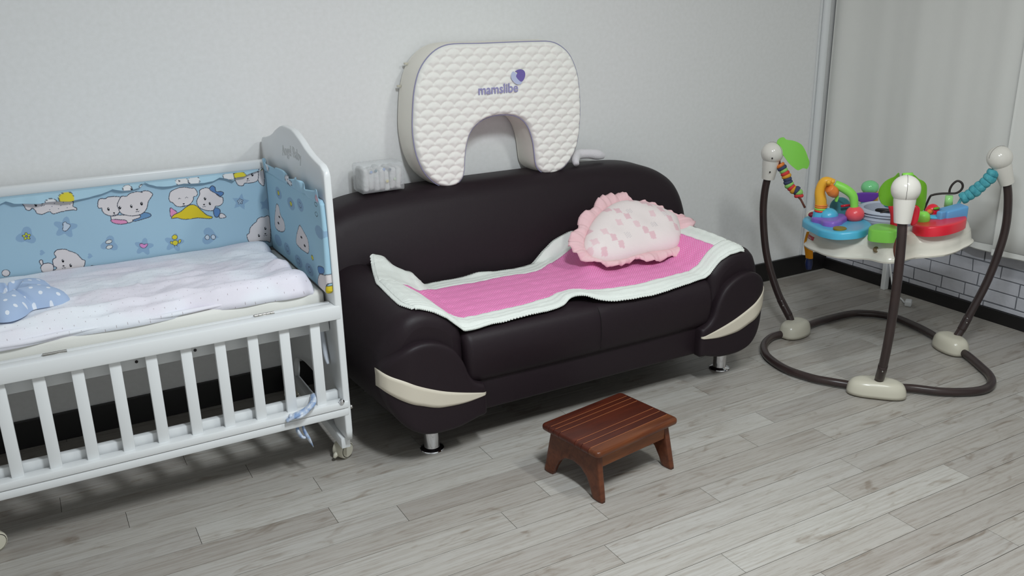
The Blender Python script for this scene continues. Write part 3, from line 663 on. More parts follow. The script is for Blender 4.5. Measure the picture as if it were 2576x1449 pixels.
o = mk('side_panel', V, F, M_print, bumper)
cc = paint(P, (166, 204, 224), sh); set_col(o, np.vstack([cc, cc]))
# ruffles
def ruffle(name, top, bot, m, parent, colf=None, th=0.0012, rows=8):
    V = []; F = []; n = len(top)
    for a, b in zip(top, bot):
        a = np.array(a); b = np.array(b)
        for j in range(rows+1):
            t = j/rows; V.append(a+(b-a)*t)
    for i in range(n-1):
        for j in range(rows):
            p = i*(rows+1)+j; F.append((p, p+1, p+rows+2, p+rows+1))
    o = mk(name, V, F, m, parent)
    md = o.modifiers.new('s', 'SOLIDIFY'); md.thickness = th
    if colf is not None: set_col(o, np.array([colf(np.array(v)) for v in V]))
    return o
rb = [(-0.445, 0.846), (-0.30, 0.842), (-0.2, 0.862), (-0.11, 0.845)]+[p for p in RUF_BOT]
rb = resample(rb, 0.0035, closed=False)
top, bot = [], []
for i, (x, z) in enumerate(rb):
    zt = 0.874; f = 0.5+0.5*math.sin(x*64+2*math.sin(x*17)); full_ = max(0.0, min(1.0, (zt-z)/0.03))
    top.append((x, 3.1165-0.002*f, zt)); bot.append((x+0.003*math.sin(x*90), 3.108-0.010*f*full_-0.003, z))
RF = []
RF.append(('poly', [(0.086, 0.868), (0.118, 0.870), (0.122, 0.842), (0.084, 0.845)], YEL, LN, .001))
RF.append(('ell', (0.058, 0.849, .016, .009, 0), (230, 230, 232), LN, .001)); RF.append(('ell', (0.285, 0.862, .014, .012, 0), (230, 230, 232), LN, .001)); RF.append(('ell', (0.297, 0.858, .004, .004, 0), (40, 40, 48), None, 0))
RF.append(('ell', (0.335, 0.864, .014, .008, 0), (230, 230, 232), LN, .001)); RF.append(('ell', (0.456, 0.866, .020, .014, 0), (228, 228, 230), LN, .001)); RF.append(('ell', (0.448, 0.868, .003, .003, 0), (40, 40, 48), None, 0)); RF.append(('ell', (0.495, 0.866, .018, .016, 0), (225, 228, 232), LN, .001))
RF.append(('ell', (0.612, 0.866, .022, .012, 0), (230, 230, 232), LN, .001)); RF.append(('poly', [(0.628, 0.872), (0.66, 0.874), (0.668, 0.854), (0.634, 0.852)], YEL, LN, .001)); RF.append(('ell', (0.735, 0.872, .016, .010, 0), (200, 190, 70), LN, .001))
ruffle('ruffle', top, bot, M_print, bumper, lambda v: paint([(v[0]+root_loc(bumper)[0]*0, v[2])], (176, 210, 228), RF)[0])
top, bot = [], []
for i in range(181):
    t = i/180; y = 3.112-0.622*t; f = math.sin(t*34+1.5*math.sin(t*9))
    top.append((0.7345+0.001*f, y, 0.872)); bot.append((0.730+0.012*f*0.6, y+0.008*math.sin(t*60), 0.908+0.008*math.sin(t*19+1)))
SRF = [('ell', (3.06, 0.893, .03, .014, 0), (228, 228, 232), LN, .001), ('ell', (3.07, 0.895, .006, .004, 0), (40, 40, 48), None, 0), ('ell', (2.80, 0.890, .05, .014, 0), (228, 228, 232), LN, .001), ('ell', (2.81, 0.888, .010, .005, 0), (30, 30, 36), None, 0), ('ell', (2.51, 0.885, .02, .01, 0), (225, 190, 205), LN, .001)]
ruffle('ruffle', top, bot, M_print, bumper, lambda v: paint([(v[1], v[2])], (170, 206, 226), SRF)[0], rows=6)
# printed cotton ties knotted round the bottom rail
M_tie = mat('tie_cotton', (222, 228, 236), 0.85, 0.2, var=(60, (140, 166, 206), 0.25))
ty = [((0.566, 2.466, 0.226), (0.592, 2.461, 0.240), (0.622, 2.464, 0.246), (0.650, 2.468, 0.262), (0.664, 2.512, 0.272)),
      ((0.575, 2.468, 0.240), (0.605, 2.460, 0.236), (0.636, 2.466, 0.252), (0.652, 2.474, 0.268))]
for P_ in ty: mk('tie', *tube(P_, [0.010]+[0.0145]*(len(P_)-2)+[0.008], 12, n=5, flat=0.5), M_tie, bumper)
mk('tie', *tube([(0.606, 2.505, 0.196), (0.603, 2.497, 0.172), (0.611, 2.492, 0.150), (0.622, 2.490, 0.143)], [0.008, 0.013, 0.014, 0.010], 10, n=4, flat=0.4), M_tie, bumper)
mk('tie', *tube([(0.622, 2.505, 0.196), (0.624, 2.497, 0.165), (0.634, 2.492, 0.135), (0.645, 2.490, 0.104)], [0.007, 0.011, 0.013, 0.002], 10, n=4, flat=0.4), M_tie, bumper)

# ------------------------------------------------------------------ dotted blanket on the mattress
def blanket():
    fr = [(-0.44, 2.56), (-0.30, 2.552), (-0.14, 2.548), (-0.08, 2.55), (0.02, 2.562), (0.09, 2.556), (0.20, 2.552), (0.30, 2.560), (0.36, 2.575), (0.44, 2.560), (0.50, 2.553), (0.58, 2.556), (0.62, 2.550), (0.67, 2.551), (0.70, 2.560)]
    fr = spline([(a, b, 0) for a, b in fr], 14); fx = np.array([p[0] for p in fr]); fy = np.array([p[1] for p in fr])
    ny = 130; V = []; F = []; nx_ = len(fx)
    for j in range(ny+1):
        t = j/ny
        for i in range(nx_):
            s = i/(nx_-1)
            xr = -0.44+(0.715-0.02*math.sin(t*PI)+0.006*math.sin(t*23)+0.44)*s
            yf = np.interp(xr, fx, fy); yb = 3.112
            yf = yf-0.0045; y = yf+(yb-yf)*t; x = xr
            d = min((y-yf), 0.06); dr = min((1-s)*1.16, 0.08)
            rise = 0.022*(1-(1-min(d/0.022, 1))**2)**0.5*(1.0)
            riser = (1-(1-min(dr/0.03, 1))**2)**0.5
            body = 0.593+ (rise*0.95+0.003)*riser-0.015*(1-min(1, (y-yf)/0.016))
            n1 = fbm(x*3.2, y*5.5, 1.3)*0.015; n2 = fbm(x*9+3, y*16, 4.0)*0.0055
            ridge = 0.021*math.exp(-((y-2.605-0.02*math.sin(x*7))/0.022)**2)*(0.6+0.4*math.sin(x*5+1))
            ridge += 0.012*math.exp(-((y-2.72-0.05*math.sin(x*3+1))/0.035)**2)
            bunch = 0.022*math.exp(-(((x-0.66)/0.05)**2+((y-2.66)/0.10)**2))+0.012*math.exp(-(((x-0.64)/0.09)**2+((y-3.06)/0.06)**2))
            fold = 0.006*math.exp(-((x-0.245-0.2*(y-2.8))/0.008)**2)*math.exp(-((y-2.80)/0.04)**2)+0.008*math.exp(-((x-0.64+0.5*(y-2.75))/0.012)**2)*math.exp(-((y-2.75)/0.05)**2)
            backup = 0.0; calm = 1-0.75*max(0, min(1, (y-2.93)/0.13))
            backup = 0.010*max(0, (y-3.02)/0.09)**2*max(0, 0.3-x)
            k = min(1, d/0.02)*min(1, dr/0.02)
            V.append((x, y, body+k*((abs(n1)*1.2+n2*0.6)*calm+0.003+ridge+bunch+fold)+backup))
    for j in range(ny):
        for i in range(nx_-1):
            a = j*nx_+i; F.append((a, a+1, a+nx_+1, a+nx_))
    return V, F
M_blank = dots_mat('dotted_cotton', (240, 243, 250), (196, 190, 196), 34, 0.05, bump=(500, 0.3, 0.0015), tint=(5, (252, 244, 247)))
bl = mk('blanket', *blanket(), M_blank, loc=(0.15, 2.83, 0.59)); md = bl.modifiers.new('s', 'SOLIDIFY'); md.thickness = 0.004; md.offset = -1
tag(bl, 'crumpled white blanket with tiny dots spread over the crib mattress', 'blanket')
# folded under-layer of the blanket showing at the front edge
g = G()
lay = [(-0.44, 2.548), (-0.25, 2.544), (-0.14, 2.541), (-0.06, 2.541), (0.03, 2.545), (0.15, 2.549), (0.30, 2.546), (0.42, 2.551), (0.50, 2.557)]
g.add(*tube([(x, y+0.012, 0.5945+0.002*math.sin(x*21)) for x, y in lay], [0.006, 0.008, 0.011, 0.011, 0.008, 0.0065, 0.009, 0.006, 0.003], 12, n=8, flat=0.8))
g.mk('folded_edge', M_blank, bl)

# blue star pillow with white dots
def star_pillow(c, R_, h):
    n, rings = 120, 26; V = []; F = []
    for sgn in (1, -1):
        for i in range(rings+1):
            for k in range(n):
                a = 2*PI*k/n; t = i/rings
                lobe = 0.82+0.18*math.cos(5*(a-math.radians(52)))
                rr = R_*lobe*t
                seam = 1-0.30*math.exp(-((abs(math.sin(2.5*(a-math.radians(52+36)))))/0.16)**2)*min(1, t*1.6)
                prof = (1-t**2.6)**0.55*seam*(0.30+0.70*min(1, (t/0.38)**1.3))
                V.append((c[0]+rr*math.cos(a), c[1]+rr*math.sin(a), c[2]+(h*prof if sgn > 0 else -0.006*(1-t))))
        off = 0 if sgn > 0 else (rings+1)*n
        for i in range(rings):
            for k in range(n):
                q = (off+i*n+k, off+i*n+(k+1) % n, off+(i+1)*n+(k+1) % n, off+(i+1)*n+k)
                F.append(q if sgn > 0 else q[::-1])
    return V, F
M_bdot = dots_mat('blue_dotted_cotton', (176, 196, 226), (234, 239, 248), 23, 0.17, bump=(500, 0.2, 0.001))
sp = mk('star_pillow', *star_pillow((-0.100, 2.796, 0.628), 0.162, 0.058), M_bdot, loc=(-0.105, 2.80, 0.612))
mk('button', *sphere((-0.100, 2.796, 0.650), 0.013, 1, 1, .5, 14, 8), M_bdot, sp)
tag(sp, 'puffy light blue baby pillow with white dots on the dotted blanket', 'pillow')
# ------------------------------------------------------------------ sofa
SX = 1.635
M_leather = mat('dark_brown_leather', (36, 27, 32), 0.5, 0.24, bump=(220, 0.22, 0.0012))
M_seam = mat('leather_seam', (22, 18, 20), 0.7, 0.3)
M_cleather = mat('cream_leather', (214, 205, 188), 0.45, 0.4, bump=(220, 0.15, 0.001))
sofa = empty('sofa', (SX, 2.78, 0), 'dark brown leather two-seat sofa with cream crescent trims and chrome legs', 'sofa')

def XY(u, side): return SX+u*side
# arm front panel outline in (u, z)
FACE = [(.786, .352), (.776, .374), (.752, .397), (.715, .420), (.680, .431), (.645, .432), (.612, .424), (.580, .408), (.555, .388), (.536, .362), (.520, .330), (.505, .290), (.486, .264), (.462, .250), (.449, .236),
        (.447, .144), (.475, .135), (.515, .124), (.553, .116), (.620, .114), (.668, .122), (.700, .138), (.730, .163), (.755, .196), (.774, .240), (.785, .290)]
# whole arm section (behind the face)
ARM = [(.779, .36), (.774, .40), (.757, .445), (.728, .486), (.690, .512), (.645, .520), (.600, .510), (.560, .490), (.528, .462), (.508, .430), (.500, .36), (.495, .26), (.449, .236), (.447, .144), (.515, .124), (.560, .117), (.620, .115), (.668, .123), (.700, .139), (.730, .164), (.755, .197), (.773, .24), (.782, .30)]
def wrap(u): return 0.045*np.clip((u-0.690)/0.096, 0, 1)**2
for side in (-1, 1):
    # body: lofted along Y with a flare toward the back
    O = resample(spline([(a, b, 0) for a, b in ARM], 4, True), 0.02)[:, :2]
    n = len(O); rings_ = []
    ys = [2.372, 2.374, 2.380, 2.392, 2.410, 2.44, 2.50, 2.60, 2.72, 2.84, 2.95, 3.05, 3.12, 3.145]
    cen = np.array([0.62, 0.32]); V = []
    for i, y in enumerate(ys):
        t = (y-2.372)/(3.145-2.372); r = 0.045
        k = max(0, 1-(y-2.372)/r); ins = r*(1-math.sqrt(max(0, 1-k*k)))
        if y > 3.11: ins = max(ins, (y-3.11)*0.6)
        T = np.roll(O, -1, 0)-np.roll(O, 1, 0); T /= np.linalg.norm(T, axis=1)[:, None]
        Nn = np.stack([-T[:, 1], T[:, 0]], 1)*(1 if area2(O) > 0 else -1)
        Q = O+Nn*ins
        for u, z in Q:
            fl_ = 0.045*t*max(0, min(1, (u-0.5)/0.25)); rise = 0.018*math.sin(min(1, t*1.4)*PI/2)*max(0, (z-0.40)/0.12)
            # padded roll bulges where it meets the face
            V.append((XY(u+fl_, side), y+(wrap(np.array([u]))[0]*(1-t) if y < 2.5 else 0), z+rise))
    F = []
    for i in range(len(ys)-1):
        for k in range(n): F.append((i*n+k, i*n+(k+1) % n, (i+1)*n+(k+1) % n, (i+1)*n+k))
    F.append(tuple(range(n))); F.append(tuple(reversed([(len(ys)-1)*n+k for k in range(n)])))
    if side < 0: F = [tuple(reversed(f)) for f in F]
    arm = mk('armrest', V, F, M_leather, sofa, smooth=60)
    if area2(O) > 0: pass
    # face pad
    fo = [(a, b) for a, b, c in spline([(a, b, 0) for a, b in FACE], 3, True)]
    V, F, P, d = slab(fo, 0.012, lambda u, v, t: (XY(u, side), t+wrap(u), v), lambda p, d: 2.340+drop(d, 0.016), lambda p, d: 2.385+0*d, rings=(0.002, 0.005, 0.010, 0.016))
    mk('front_panel', V, F, M_leather, arm, smooth=50)
    # cream crescent
    ct = spline([(.7865, .352, 0), (.762, .338, 0), (.727, .322, 0), (.690, .301, 0), (.652, .282, 0), (.605, .262, 0), (.560, .247, 0), (.505, .232, 0), (.449, .219, 0)], 6)
    cb = spline([(.7865, .292, 0), (.766, .277, 0), (.744, .262, 0), (.710, .243, 0), (.676, .229, 0), (.635, .213, 0), (.598, .206, 0), (.525, .203, 0), (.449, .212, 0)], 6)
    V = []; F = []; m = 5
    FO = np.array(fo)
    for a, b in zip(ct, cb):
        for j in range(m+1):
            u, z = (a+(b-a)*j/m)[:2]
            dd = seg_dist(np.array([[u, z]]), FO)[0]*(1 if inside(np.array([[u, z]]), FO)[0] else 0)
            V.append((XY(u, side)+0.0008*side, 2.340+drop(np.array([dd]), 0.016)[0]+wrap(np.array([u]))[0]-0.0016, z))
    nn = len(ct)
    for i in range(nn-1):
        for j in range(m):
            p = i*(m+1)+j; q = (p, p+1, p+m+2, p+m+1); F.append(q if side > 0 else q[::-1])
    # wrap round the outer edge and away along the side of the arm
    b0 = len(V)
    for j in range(m+1):
        x, y, z = V[j]; V.append((x+0.004*side, y+0.030, z))
    for j in range(m):
        q = (j+1, j, b0+j, b0+j+1); F.append(q if side > 0 else q[::-1])
    o = mk('crescent_trim', V, F, M_cleather, arm, smooth=50); md = o.modifiers.new('s', 'SOLIDIFY'); md.thickness = 0.002; md.offset = 0

# backrest
BK = [(-.50, .20), (-.845, .20), (-.868, .30), (-.872, .42), (-.862, .54), (-.843, .615), (-.812, .662), (-.765, .697), (-.700, .724), (-.620, .742), (-.50, .752), (-.25, .757), (0, .758),
      (.25, .757), (.50, .752), (.620, .742), (.700, .724), (.765, .697), (.812, .662), (.843, .615), (.862, .54), (.872, .42), (.868, .30), (.845, .20), (.50, .20)]
bo = [(a, b) for a, b, c in spline([(a, b, 0) for a, b in BK], 3, True)]
def bfront(p, d):
    z = p[:, 1]
    return 2.885+0.115*np.clip((z-0.36)/0.39, 0, 1)-0.018*np.sin(np.clip((z-0.40)/0.34, 0, 1)*PI)+drop(d, 0.055)
V, F, P, d = slab(bo, 0.022, lambda u, v, t: (SX+u*np.where(u < 0, 0.980, 1.0)*(1-0.020*np.clip((3.17-t)/0.3, 0, 1)), t, v), bfront, lambda p, d: 3.176-drop(d, 0.03), rings=(0.004, 0.010, 0.020, 0.035, 0.055))
mk('backrest', V, F, M_leather, sofa, smooth=60)
# seat cushion: profile in (y, z) swept along x with rounded ends
prof = [(2.354, .300), (2.350, .345), (2.356, .385), (2.372, .412), (2.400, .425), (2.46, .431), (2.60, .433), (2.75, .431), (2.90, .428), (2.92, .36), (2.92, .26), (2.60, .240), (2.42, .236), (2.385, .243), (2.364, .262)]
po = np.array([(a, b) for a, b, c in spline([(a, b, 0) for a, b in prof], 4, True)])
T = np.roll(po, -1, 0)-np.roll(po, 1, 0); T /= np.linalg.norm(T, axis=1)[:, None]
Nn = np.stack([T[:, 1], -T[:, 0]], 1)*(1 if area2(po) < 0 else -1)
us = []
for k in range(9): a = PI/2*k/8; us.append((0.512-0.030*(1-math.sin(a)) , 0.030*(1-math.cos(PI/2-a)) if False else 0.030*(1-math.sqrt(max(0, 1-(1-(1-math.sin(a)))**2)))))
us = [(-0.512+0.030*(1-math.cos(PI/2*k/8)), 0.030*(1-math.sin(PI/2*k/8))) for k in range(9)]+[(-0.35+0.1*k, 0.0) for k in range(4)]+[(-0.004, 0.0), (0.0, 0.0006), (0.004, 0.0)]
us = us+[(-u, i) for u, i in reversed(us[:13])]
V = []; n = len(po)
cen = po.mean(0)
for u, ins in us:
    sag = 0.004*math.cos(u/0.5*PI/2)
    for (y, z), nn_ in zip(po, Nn):
        q = np.array([y, z])-(-nn_)*0 ; q = np.array([y, z])+((cen-q)/np.linalg.norm(cen-q))*ins
        V.append((SX+u, q[0]-(sag if q[0] < 2.4 else 0), q[1]))
F = []
for i in range(len(us)-1):
    for k in range(n): F.append((i*n+k, (i+1)*n+k, (i+1)*n+(k+1) % n, i*n+(k+1) % n))
F.append(tuple(range(n))); F.append(tuple(reversed([(len(us)-1)*n+k for k in range(n)])))
seat = mk('seat_cushion', V, F, M_leather, sofa, smooth=60)
mk('seam', *tube([(SX, 2.3485, .27), (SX, 2.344, .33), (SX, 2.350, .385), (SX, 2.372, .4145), (SX, 2.41, .428)], 0.0009, 6, n=5), M_seam, seat)
mk('base_rail', *box(SX-0.470, SX+0.470, 2.378, 3.10, 0.137, 0.262, 0.012, 3), M_leather, sofa, smooth=50)
leg = None
for sx, y in ((-0.600, 2.463), (0.660, 2.468), (-0.600, 3.02), (0.660, 3.02)):
    prof_l = [(0, 0), (0.040, 0), (0.0415, 0.003), (0.040, 0.006), (0.034, 0.0095), (0.0265, 0.012), (0.0258, 0.016), (0.0255, 0.128), (0, 0.128)]
    if leg is None:
        leg = mk('leg', *lathe(prof_l, (0, 0, 0), seg=36), M_chrome, sofa, smooth=30, local=True); leg.location = (sx, y-2.78, 0)
    else: dup(leg, sofa, (sx, y-2.78, 0))

# ------------------------------------------------------------------ pink quilted mat
def smoothstep(a, b, x):
    t = max(0.0, min(1.0, (x-a)/(b-a))); return t*t*(3-2*t)
def arm_top(u):
    us_ = [.47, .508, .528, .560, .600, .645, .690, .728, .757, .775]; zs_ = [.433, .445, .462, .490, .510, .520, .512, .486, .445, .40]
    return float(np.interp(u, us_, zs_))
def H(x, y):
    u = abs(x-SX); t = max(0, min(1, (y-2.372)/0.773))
    z = 0.433
    if y < 2.40: z -= 0.010*max(0, (2.40-y)/0.03)
    a = arm_top(u-0.02*t); a += 0.018*math.sin(min(1, t*1.4)*PI/2)*max(0, (a-0.40)/0.12)
    if y < 2.417: a -= 0.045*(1-math.sqrt(max(0, 1-max(0, 1-(y-2.372)/0.045)**2)))
    z = max(z, a) if u > 0.47 else z
    if y > 2.85: z += (y-2.85)*1.2
    return z
cols = [  # outer-front, pink-front, pink-back, outer-back
    ((0.980, 2.410), (0.962, 2.47), (0.968, 2.68), (1.020, 2.865)),
    ((1.060, 2.392), (1.060, 2.462), (1.010, 2.68), (1.072, 2.855)),
    ((1.120, 2.384), (1.148, 2.456), (1.045, 2.67), (1.120, 2.815)),
    ((1.170, 2.380), (1.190, 2.458), (1.130, 2.70), (1.160, 2.795)),
    ((1.250, 2.388), (1.250, 2.460), (1.220, 2.765), (1.225, 2.845)),
    ((1.400, 2.392), (1.395, 2.466), (1.390, 2.768), (1.400, 2.845)),
    ((1.500, 2.402), (1.500, 2.480), (1.520, 2.765), (1.530, 2.842)),
    ((1.560, 2.430), (1.570, 2.502), (1.620, 2.760), (1.640, 2.845)),
    ((1.640, 2.385), (1.660, 2.470), (1.725, 2.812), (1.735, 2.876)),
    ((1.780, 2.362), (1.800, 2.440), (1.830, 2.830), (1.850, 2.890)),
    ((1.930, 2.366), (1.940, 2.442), (1.960, 2.790), (1.970, 2.870)),
    ((2.070, 2.385), (2.080, 2.455), (2.080, 2.785), (2.090, 2.865)),
    ((2.160, 2.394), (2.170, 2.462), (2.165, 2.780), (2.170, 2.860)),
    ((2.225, 2.390), (2.228, 2.465), (2.225, 2.775), (2.230, 2.855)),
    ((2.300, 2.385), (2.295, 2.468), (2.290, 2.770), (2.290, 2.850)),
]
SUB = 14
rowsC = []
for r in range(4):
    rowsC.append(spline([(c[r][0], c[r][1], 0) for c in cols], SUB))
NC = len(rowsC[0])
def mat_point(i, t):
    """i column sample, t in 0..1 across the depth (0 outer-front, 1/6 pink front, 5/6 pink back, 1 outer back)"""
    a, b, c, d = [np.array(rowsC[r][i][:2]) for r in range(4)]
    if t < 1/6: p = a+(b-a)*t*6
    elif t < 5/6: p = b+(c-b)*(t-1/6)*1.5
    else: p = c+(d-c)*(t-5/6)*6
    x, y = p; z = H(x, y)+0.008
    s = i/(NC-1)
    # soft folds, the bump near the middle and the raised back-left corner
    e = math.exp(-((x-1.80-0.35*(y-2.66))/0.05)**2)*smoothstep(2.50, 2.75, y); z += 0.040*e
    z += 0.018*math.exp(-((x-1.60)/0.06)**2)*smoothstep(2.55, 2.42, y)
    z += 0.003*abs(fbm(x*7, y*7, 2))+0.0015*math.sin(x*31)*math.sin(y*23)
    z += 0.022*math.exp(-(((x-1.02)/0.06)**2+((y-2.87)/0.07)**2))+0.020*math.exp(-(((x-1.065)/0.035)**2+((y-2.86)/0.05)**2))+0.058*math.exp(-(((x-1.125)/0.050)**2+((y-2.80)/0.09)**2))
    z += 0.028*math.exp(-(((x-1.80)/0.07)**2+((y-2.88)/0.08)**2))
    z += 0.010*math.exp(-(((x-1.42)/0.05)**2+((y-2.845)/0.02)**2))
    return (x, y, z)
def strip(i0, i1, t0, t1, nt, lift=0.0, quilt=None):
    V = []; F = []
    for i in range(i0, i1+1):
        for j in range(nt+1):
            t = t0+(t1-t0)*j/nt; x, y, z = mat_point(i, t)
            q = quilt(i, t, x, y) if quilt else 0
            V.append((x, y, z+lift+q))
    w = nt+1
    for i in range(i1-i0):
        for j in range(nt): a = i*w+j; F.append((a, a+w, a+w+1, a+1))
    return V, F
M_pink = dots_mat('pink_quilted_cotton', (238, 132, 190), (250, 206, 230), 95, 0.20, bump=(160, 0.6, 0.003))
M_lace = mat('white_quilted_cotton', (232, 236, 230), 0.9, 0.2, bump=(180, 0.5, 0.003))
iL, iR = 2*SUB, 13*SUB
qmat = empty('seat_mat', (1.635, 2.62, 0.43), 'pink quilted seat mat with white scalloped border draped over the sofa seat', 'mat')
def qb(i, t, x, y): return 0.0022*abs(math.sin(x*60))*abs(math.sin(y*60))+0.002
V, F = strip(iL, iR, 1/6, 5/6, 60, 0.0, qb)
o = mk('pink_center', V, F, M_pink, qmat); md = o.modifiers.new('s', 'SOLIDIFY'); md.thickness = 0.004; md.offset = -1
g = G()
def qw(i, t, x, y): return 0.001+0.0022*abs(math.sin((t*6 % 1)*PI*3))+0.001*abs(math.sin(x*70))
def qs(i, t, x, y): return 0.001+0.0022*abs(math.sin(i*0.33))+0.001*abs(math.sin(y*70))
g.add(*strip(0, NC-1, 0, 1/6, 14, 0.0, qw)); g.add(*strip(0, NC-1, 5/6, 1, 14, 0.0, qw))
g.add(*strip(0, iL, 1/6, 5/6, 60, 0.0, qs)); g.add(*strip(iR, NC-1, 1/6, 5/6, 60, 0.0, qs))
o = g.mk('white_border', M_lace, qmat); md = o.modifiers.new('s', 'SOLIDIFY'); md.thickness = 0.006; md.offset = -1
# scalloped edging: little half discs all round
ring_ = [mat_point(i, 0) for i in range(NC)]+[mat_point(NC-1, t/40) for t in range(1, 41)]+[mat_point(i, 1) for i in range(NC-2, -1, -1)]+[mat_point(0, t/40) for t in range(39, 0, -1)]
ring_ = resample(ring_, 0.0135); g = G(); N_ = len(ring_)
for i in range(N_):
    a = ring_[i]; b = ring_[(i+1) % N_]; tg = (b-a)/(np.linalg.norm(b-a)+1e-9); L_ = np.linalg.norm(b-a)
    outv = np.cross(tg, (0, 0, 1)); outv /= (np.linalg.norm(outv)+1e-9); c = (a+b)/2
    V = [c+np.array([0, 0, .003])]; m = 8
    for k in range(m+1):
        th = PI*k/m; V.append(c+tg*(-math.cos(th)*L_*0.62)+outv*(math.sin(th)*0.0115)+np.array([0, 0, 0.0015-0.003*math.sin(th)]))
    n0 = len(V); V += [v-np.array([0, 0, 0.0035]) for v in V]
    F = [(0, k+1, k+2) for k in range(m)]+[(n0, n0+k+2, n0+k+1) for k in range(m)]+[(k+1, n0+k+1, n0+k+2, k+2) for k in range(m)]
    g.add(V, F)
o = g.mk('lace_trim', M_lace, qmat, smooth=40); o['kind'] = 'stuff'

# ------------------------------------------------------------------ frilled pink pillow
upv = np.array([0, 0.26, 0.19]); upv /= np.linalg.norm(upv); nv = np.cross([1, 0, 0], upv)
def pk(u, v, t): return (2.07+u, 2.60+v*upv[1]+t*nv[1], 0.468+v*upv[2]+t*nv[2])
body = [(a, b) for a, b, c in spline([(a, b, 0) for a, b in PK_BODY], 3, True)]
O = np.array(body); O = (O-O.mean(0))*0.985+O.mean(0)
sh = []
for i, (a, b) in enumerate(PK_SQ):
    s_ = 0.0118; r_ = -0.12
    pts = [(a+s_*(ca*math.cos(r_)-sa*math.sin(r_)), b+1.25*s_*(ca*math.sin(r_)+sa*math.cos(r_))) for ca, sa in ((-1, -1), (1, -1), (1, 1), (-1, 1))]
    sh.append(('pg', pts, (232, 196, 202) if i % 3 else (236, 206, 210), None, 0))
for (a, b) in [(0.02, 0.11), (-0.12, 0.08), (0.10, 0.15), (-0.05, 0.19)]:
    for k in range(4): sh.append(('line', [(a+0.007*k, b), (a+0.007*k, b+0.022)], None, (214, 204, 206), .0012))
h_ = 0.052
def pfr(p, d): 
    m = np.clip(d/0.10, 0, 1); return h_*np.sqrt(1-(1-m)**2.2)+0.004*np.sin(p[:, 0]*40)*np.sin(p[:, 1]*33)*m
V, F, P, d = slab([tuple(p) for p in O], 0.0045, pk, pfr, lambda p, d: -0.012*np.clip(d/0.05, 0, 1), rings=(0.001, 0.003))
M_pkp = print_mat('pink_print_cotton', bump=(260, 0.35, 0.0015))
pil = mk('frilled_pillow', V, F, M_pkp, loc=(2.07, 2.72, 0.47))
cc = paint(P, (240, 228, 226), sh); set_col(pil, np.vstack([cc, cc]))
tag(pil, 'white and pink frilled baby pillow leaning on the right side of the sofa', 'pillow')
M_frill = mat('pink_cotton', (238, 198, 202), 0.9, 0.2, bump=(200, 0.4, 0.002))
fo = resample([(a, b) for a, b, c in spline([(a, b, 0) for a, b in PK_OUT], 4, True)], 0.0035)
bi = O; V = []; F = []; n = len(fo); rows = 7
Bres = resample(O, 0.002)
for i, p in enumerate(fo):
    j = np.argmin(((Bres-p)**2).sum(1)); q = Bres[j]
    cdir = q-O.mean(0); q = q-cdir/np.linalg.norm(cdir)*0.006
    s = i*0.0035
    for k in range(rows+1):
        t = k/rows; w = q+(p-q)*t
        hgt = 0.004+0.012*math.sin(t*PI*0.9)+(0.014*fbm(s*16, 0.3, 1.7)+0.005*math.sin(s*95+3*math.sin(s*17)))*t
        V.append(pk(w[0], w[1], hgt))
for i in range(n):
    for k in range(rows): a = i*(rows+1)+k; b = ((i+1) % n)*(rows+1)+k; F.append((a, b, b+1, a+1))
o = mk('frill', V, F, M_frill, pil); md = o.modifiers.new('s', 'SOLIDIFY'); md.thickness = 0.0015

# ------------------------------------------------------------------ horseshoe nursing pillow
NPO = [(a, b) for a, b, c in spline([(a, b, 0) for a, b in NP], 3, True)]
NY0, NY1 = 3.032, 3.182
def scale_h(p):
    """fish-scale quilting, rounded tops up"""
    w, h, r = 0.0555, 0.0268, 0.0312
    th = math.radians(1.5); X_ = p[:, 0]*math.cos(th)-p[:, 1]*math.sin(th)-1.27; Y_ = p[:, 0]*math.sin(th)+p[:, 1]*math.cos(th)
    j0 = np.floor(Y_/h).astype(int); best = np.zeros(len(p)); own_j = np.full(len(p), -10**6); val = np.zeros(len(p))
    # lowest row whose disc contains the point owns it
    for dj in (-1, 0, 1, 2):
        pass
    res = np.zeros(len(p)); done = np.zeros(len(p), bool); below = np.full(len(p), 1e9)
    for dj in range(-3, 3):
        j = j0+dj; off = (j % 2)*0.5*w
        i = np.round((X_-off)/w); cx_ = i*w+off; cy_ = j*h
        dd = np.sqrt((X_-cx_)**2+((Y_-cy_)*1.0)**2)
        hit = (dd < r) & (~done)
        k = np.minimum(r-dd, below)
        res[hit] = k[hit]; done |= hit
        below = np.where(~done, np.minimum(below, dd-r), below)
    return np.clip(res/0.012, 0, 1)
def nfront(p, d):
    q = scale_h(p); return NY0+drop(d, 0.012)-0.0085*np.sqrt(np.clip(q, 0, 1))*np.clip(d/0.012, 0, 1)
M_nurse = mat('white_quilted_cover', (248, 246, 240), 0.85, 0.2, bump=(900, 0.15, 0.0006), sheen=0.1)
M_side = mat('cream_cover_side', (246, 242, 232), 0.85, 0.2, bump=(500, 0.15, 0.0008))
M_lilac = mat('lilac_piping', (150, 148, 180), 0.7, 0.3)
np_ = empty('nursing_pillow', (1.63, 3.10, 0.75), 'large white quilted horseshoe-shaped nursing pillow standing on the sofa back against the wall', 'nursing pillow')
V, F, P, d = slab(NPO, 0.0038, lambda u, v, t: (u, t, v), nfront, lambda p, d: NY0+0.016+0*d, rings=(0.0012, 0.0035))
mk('quilted_face', V, F, M_nurse, np_)
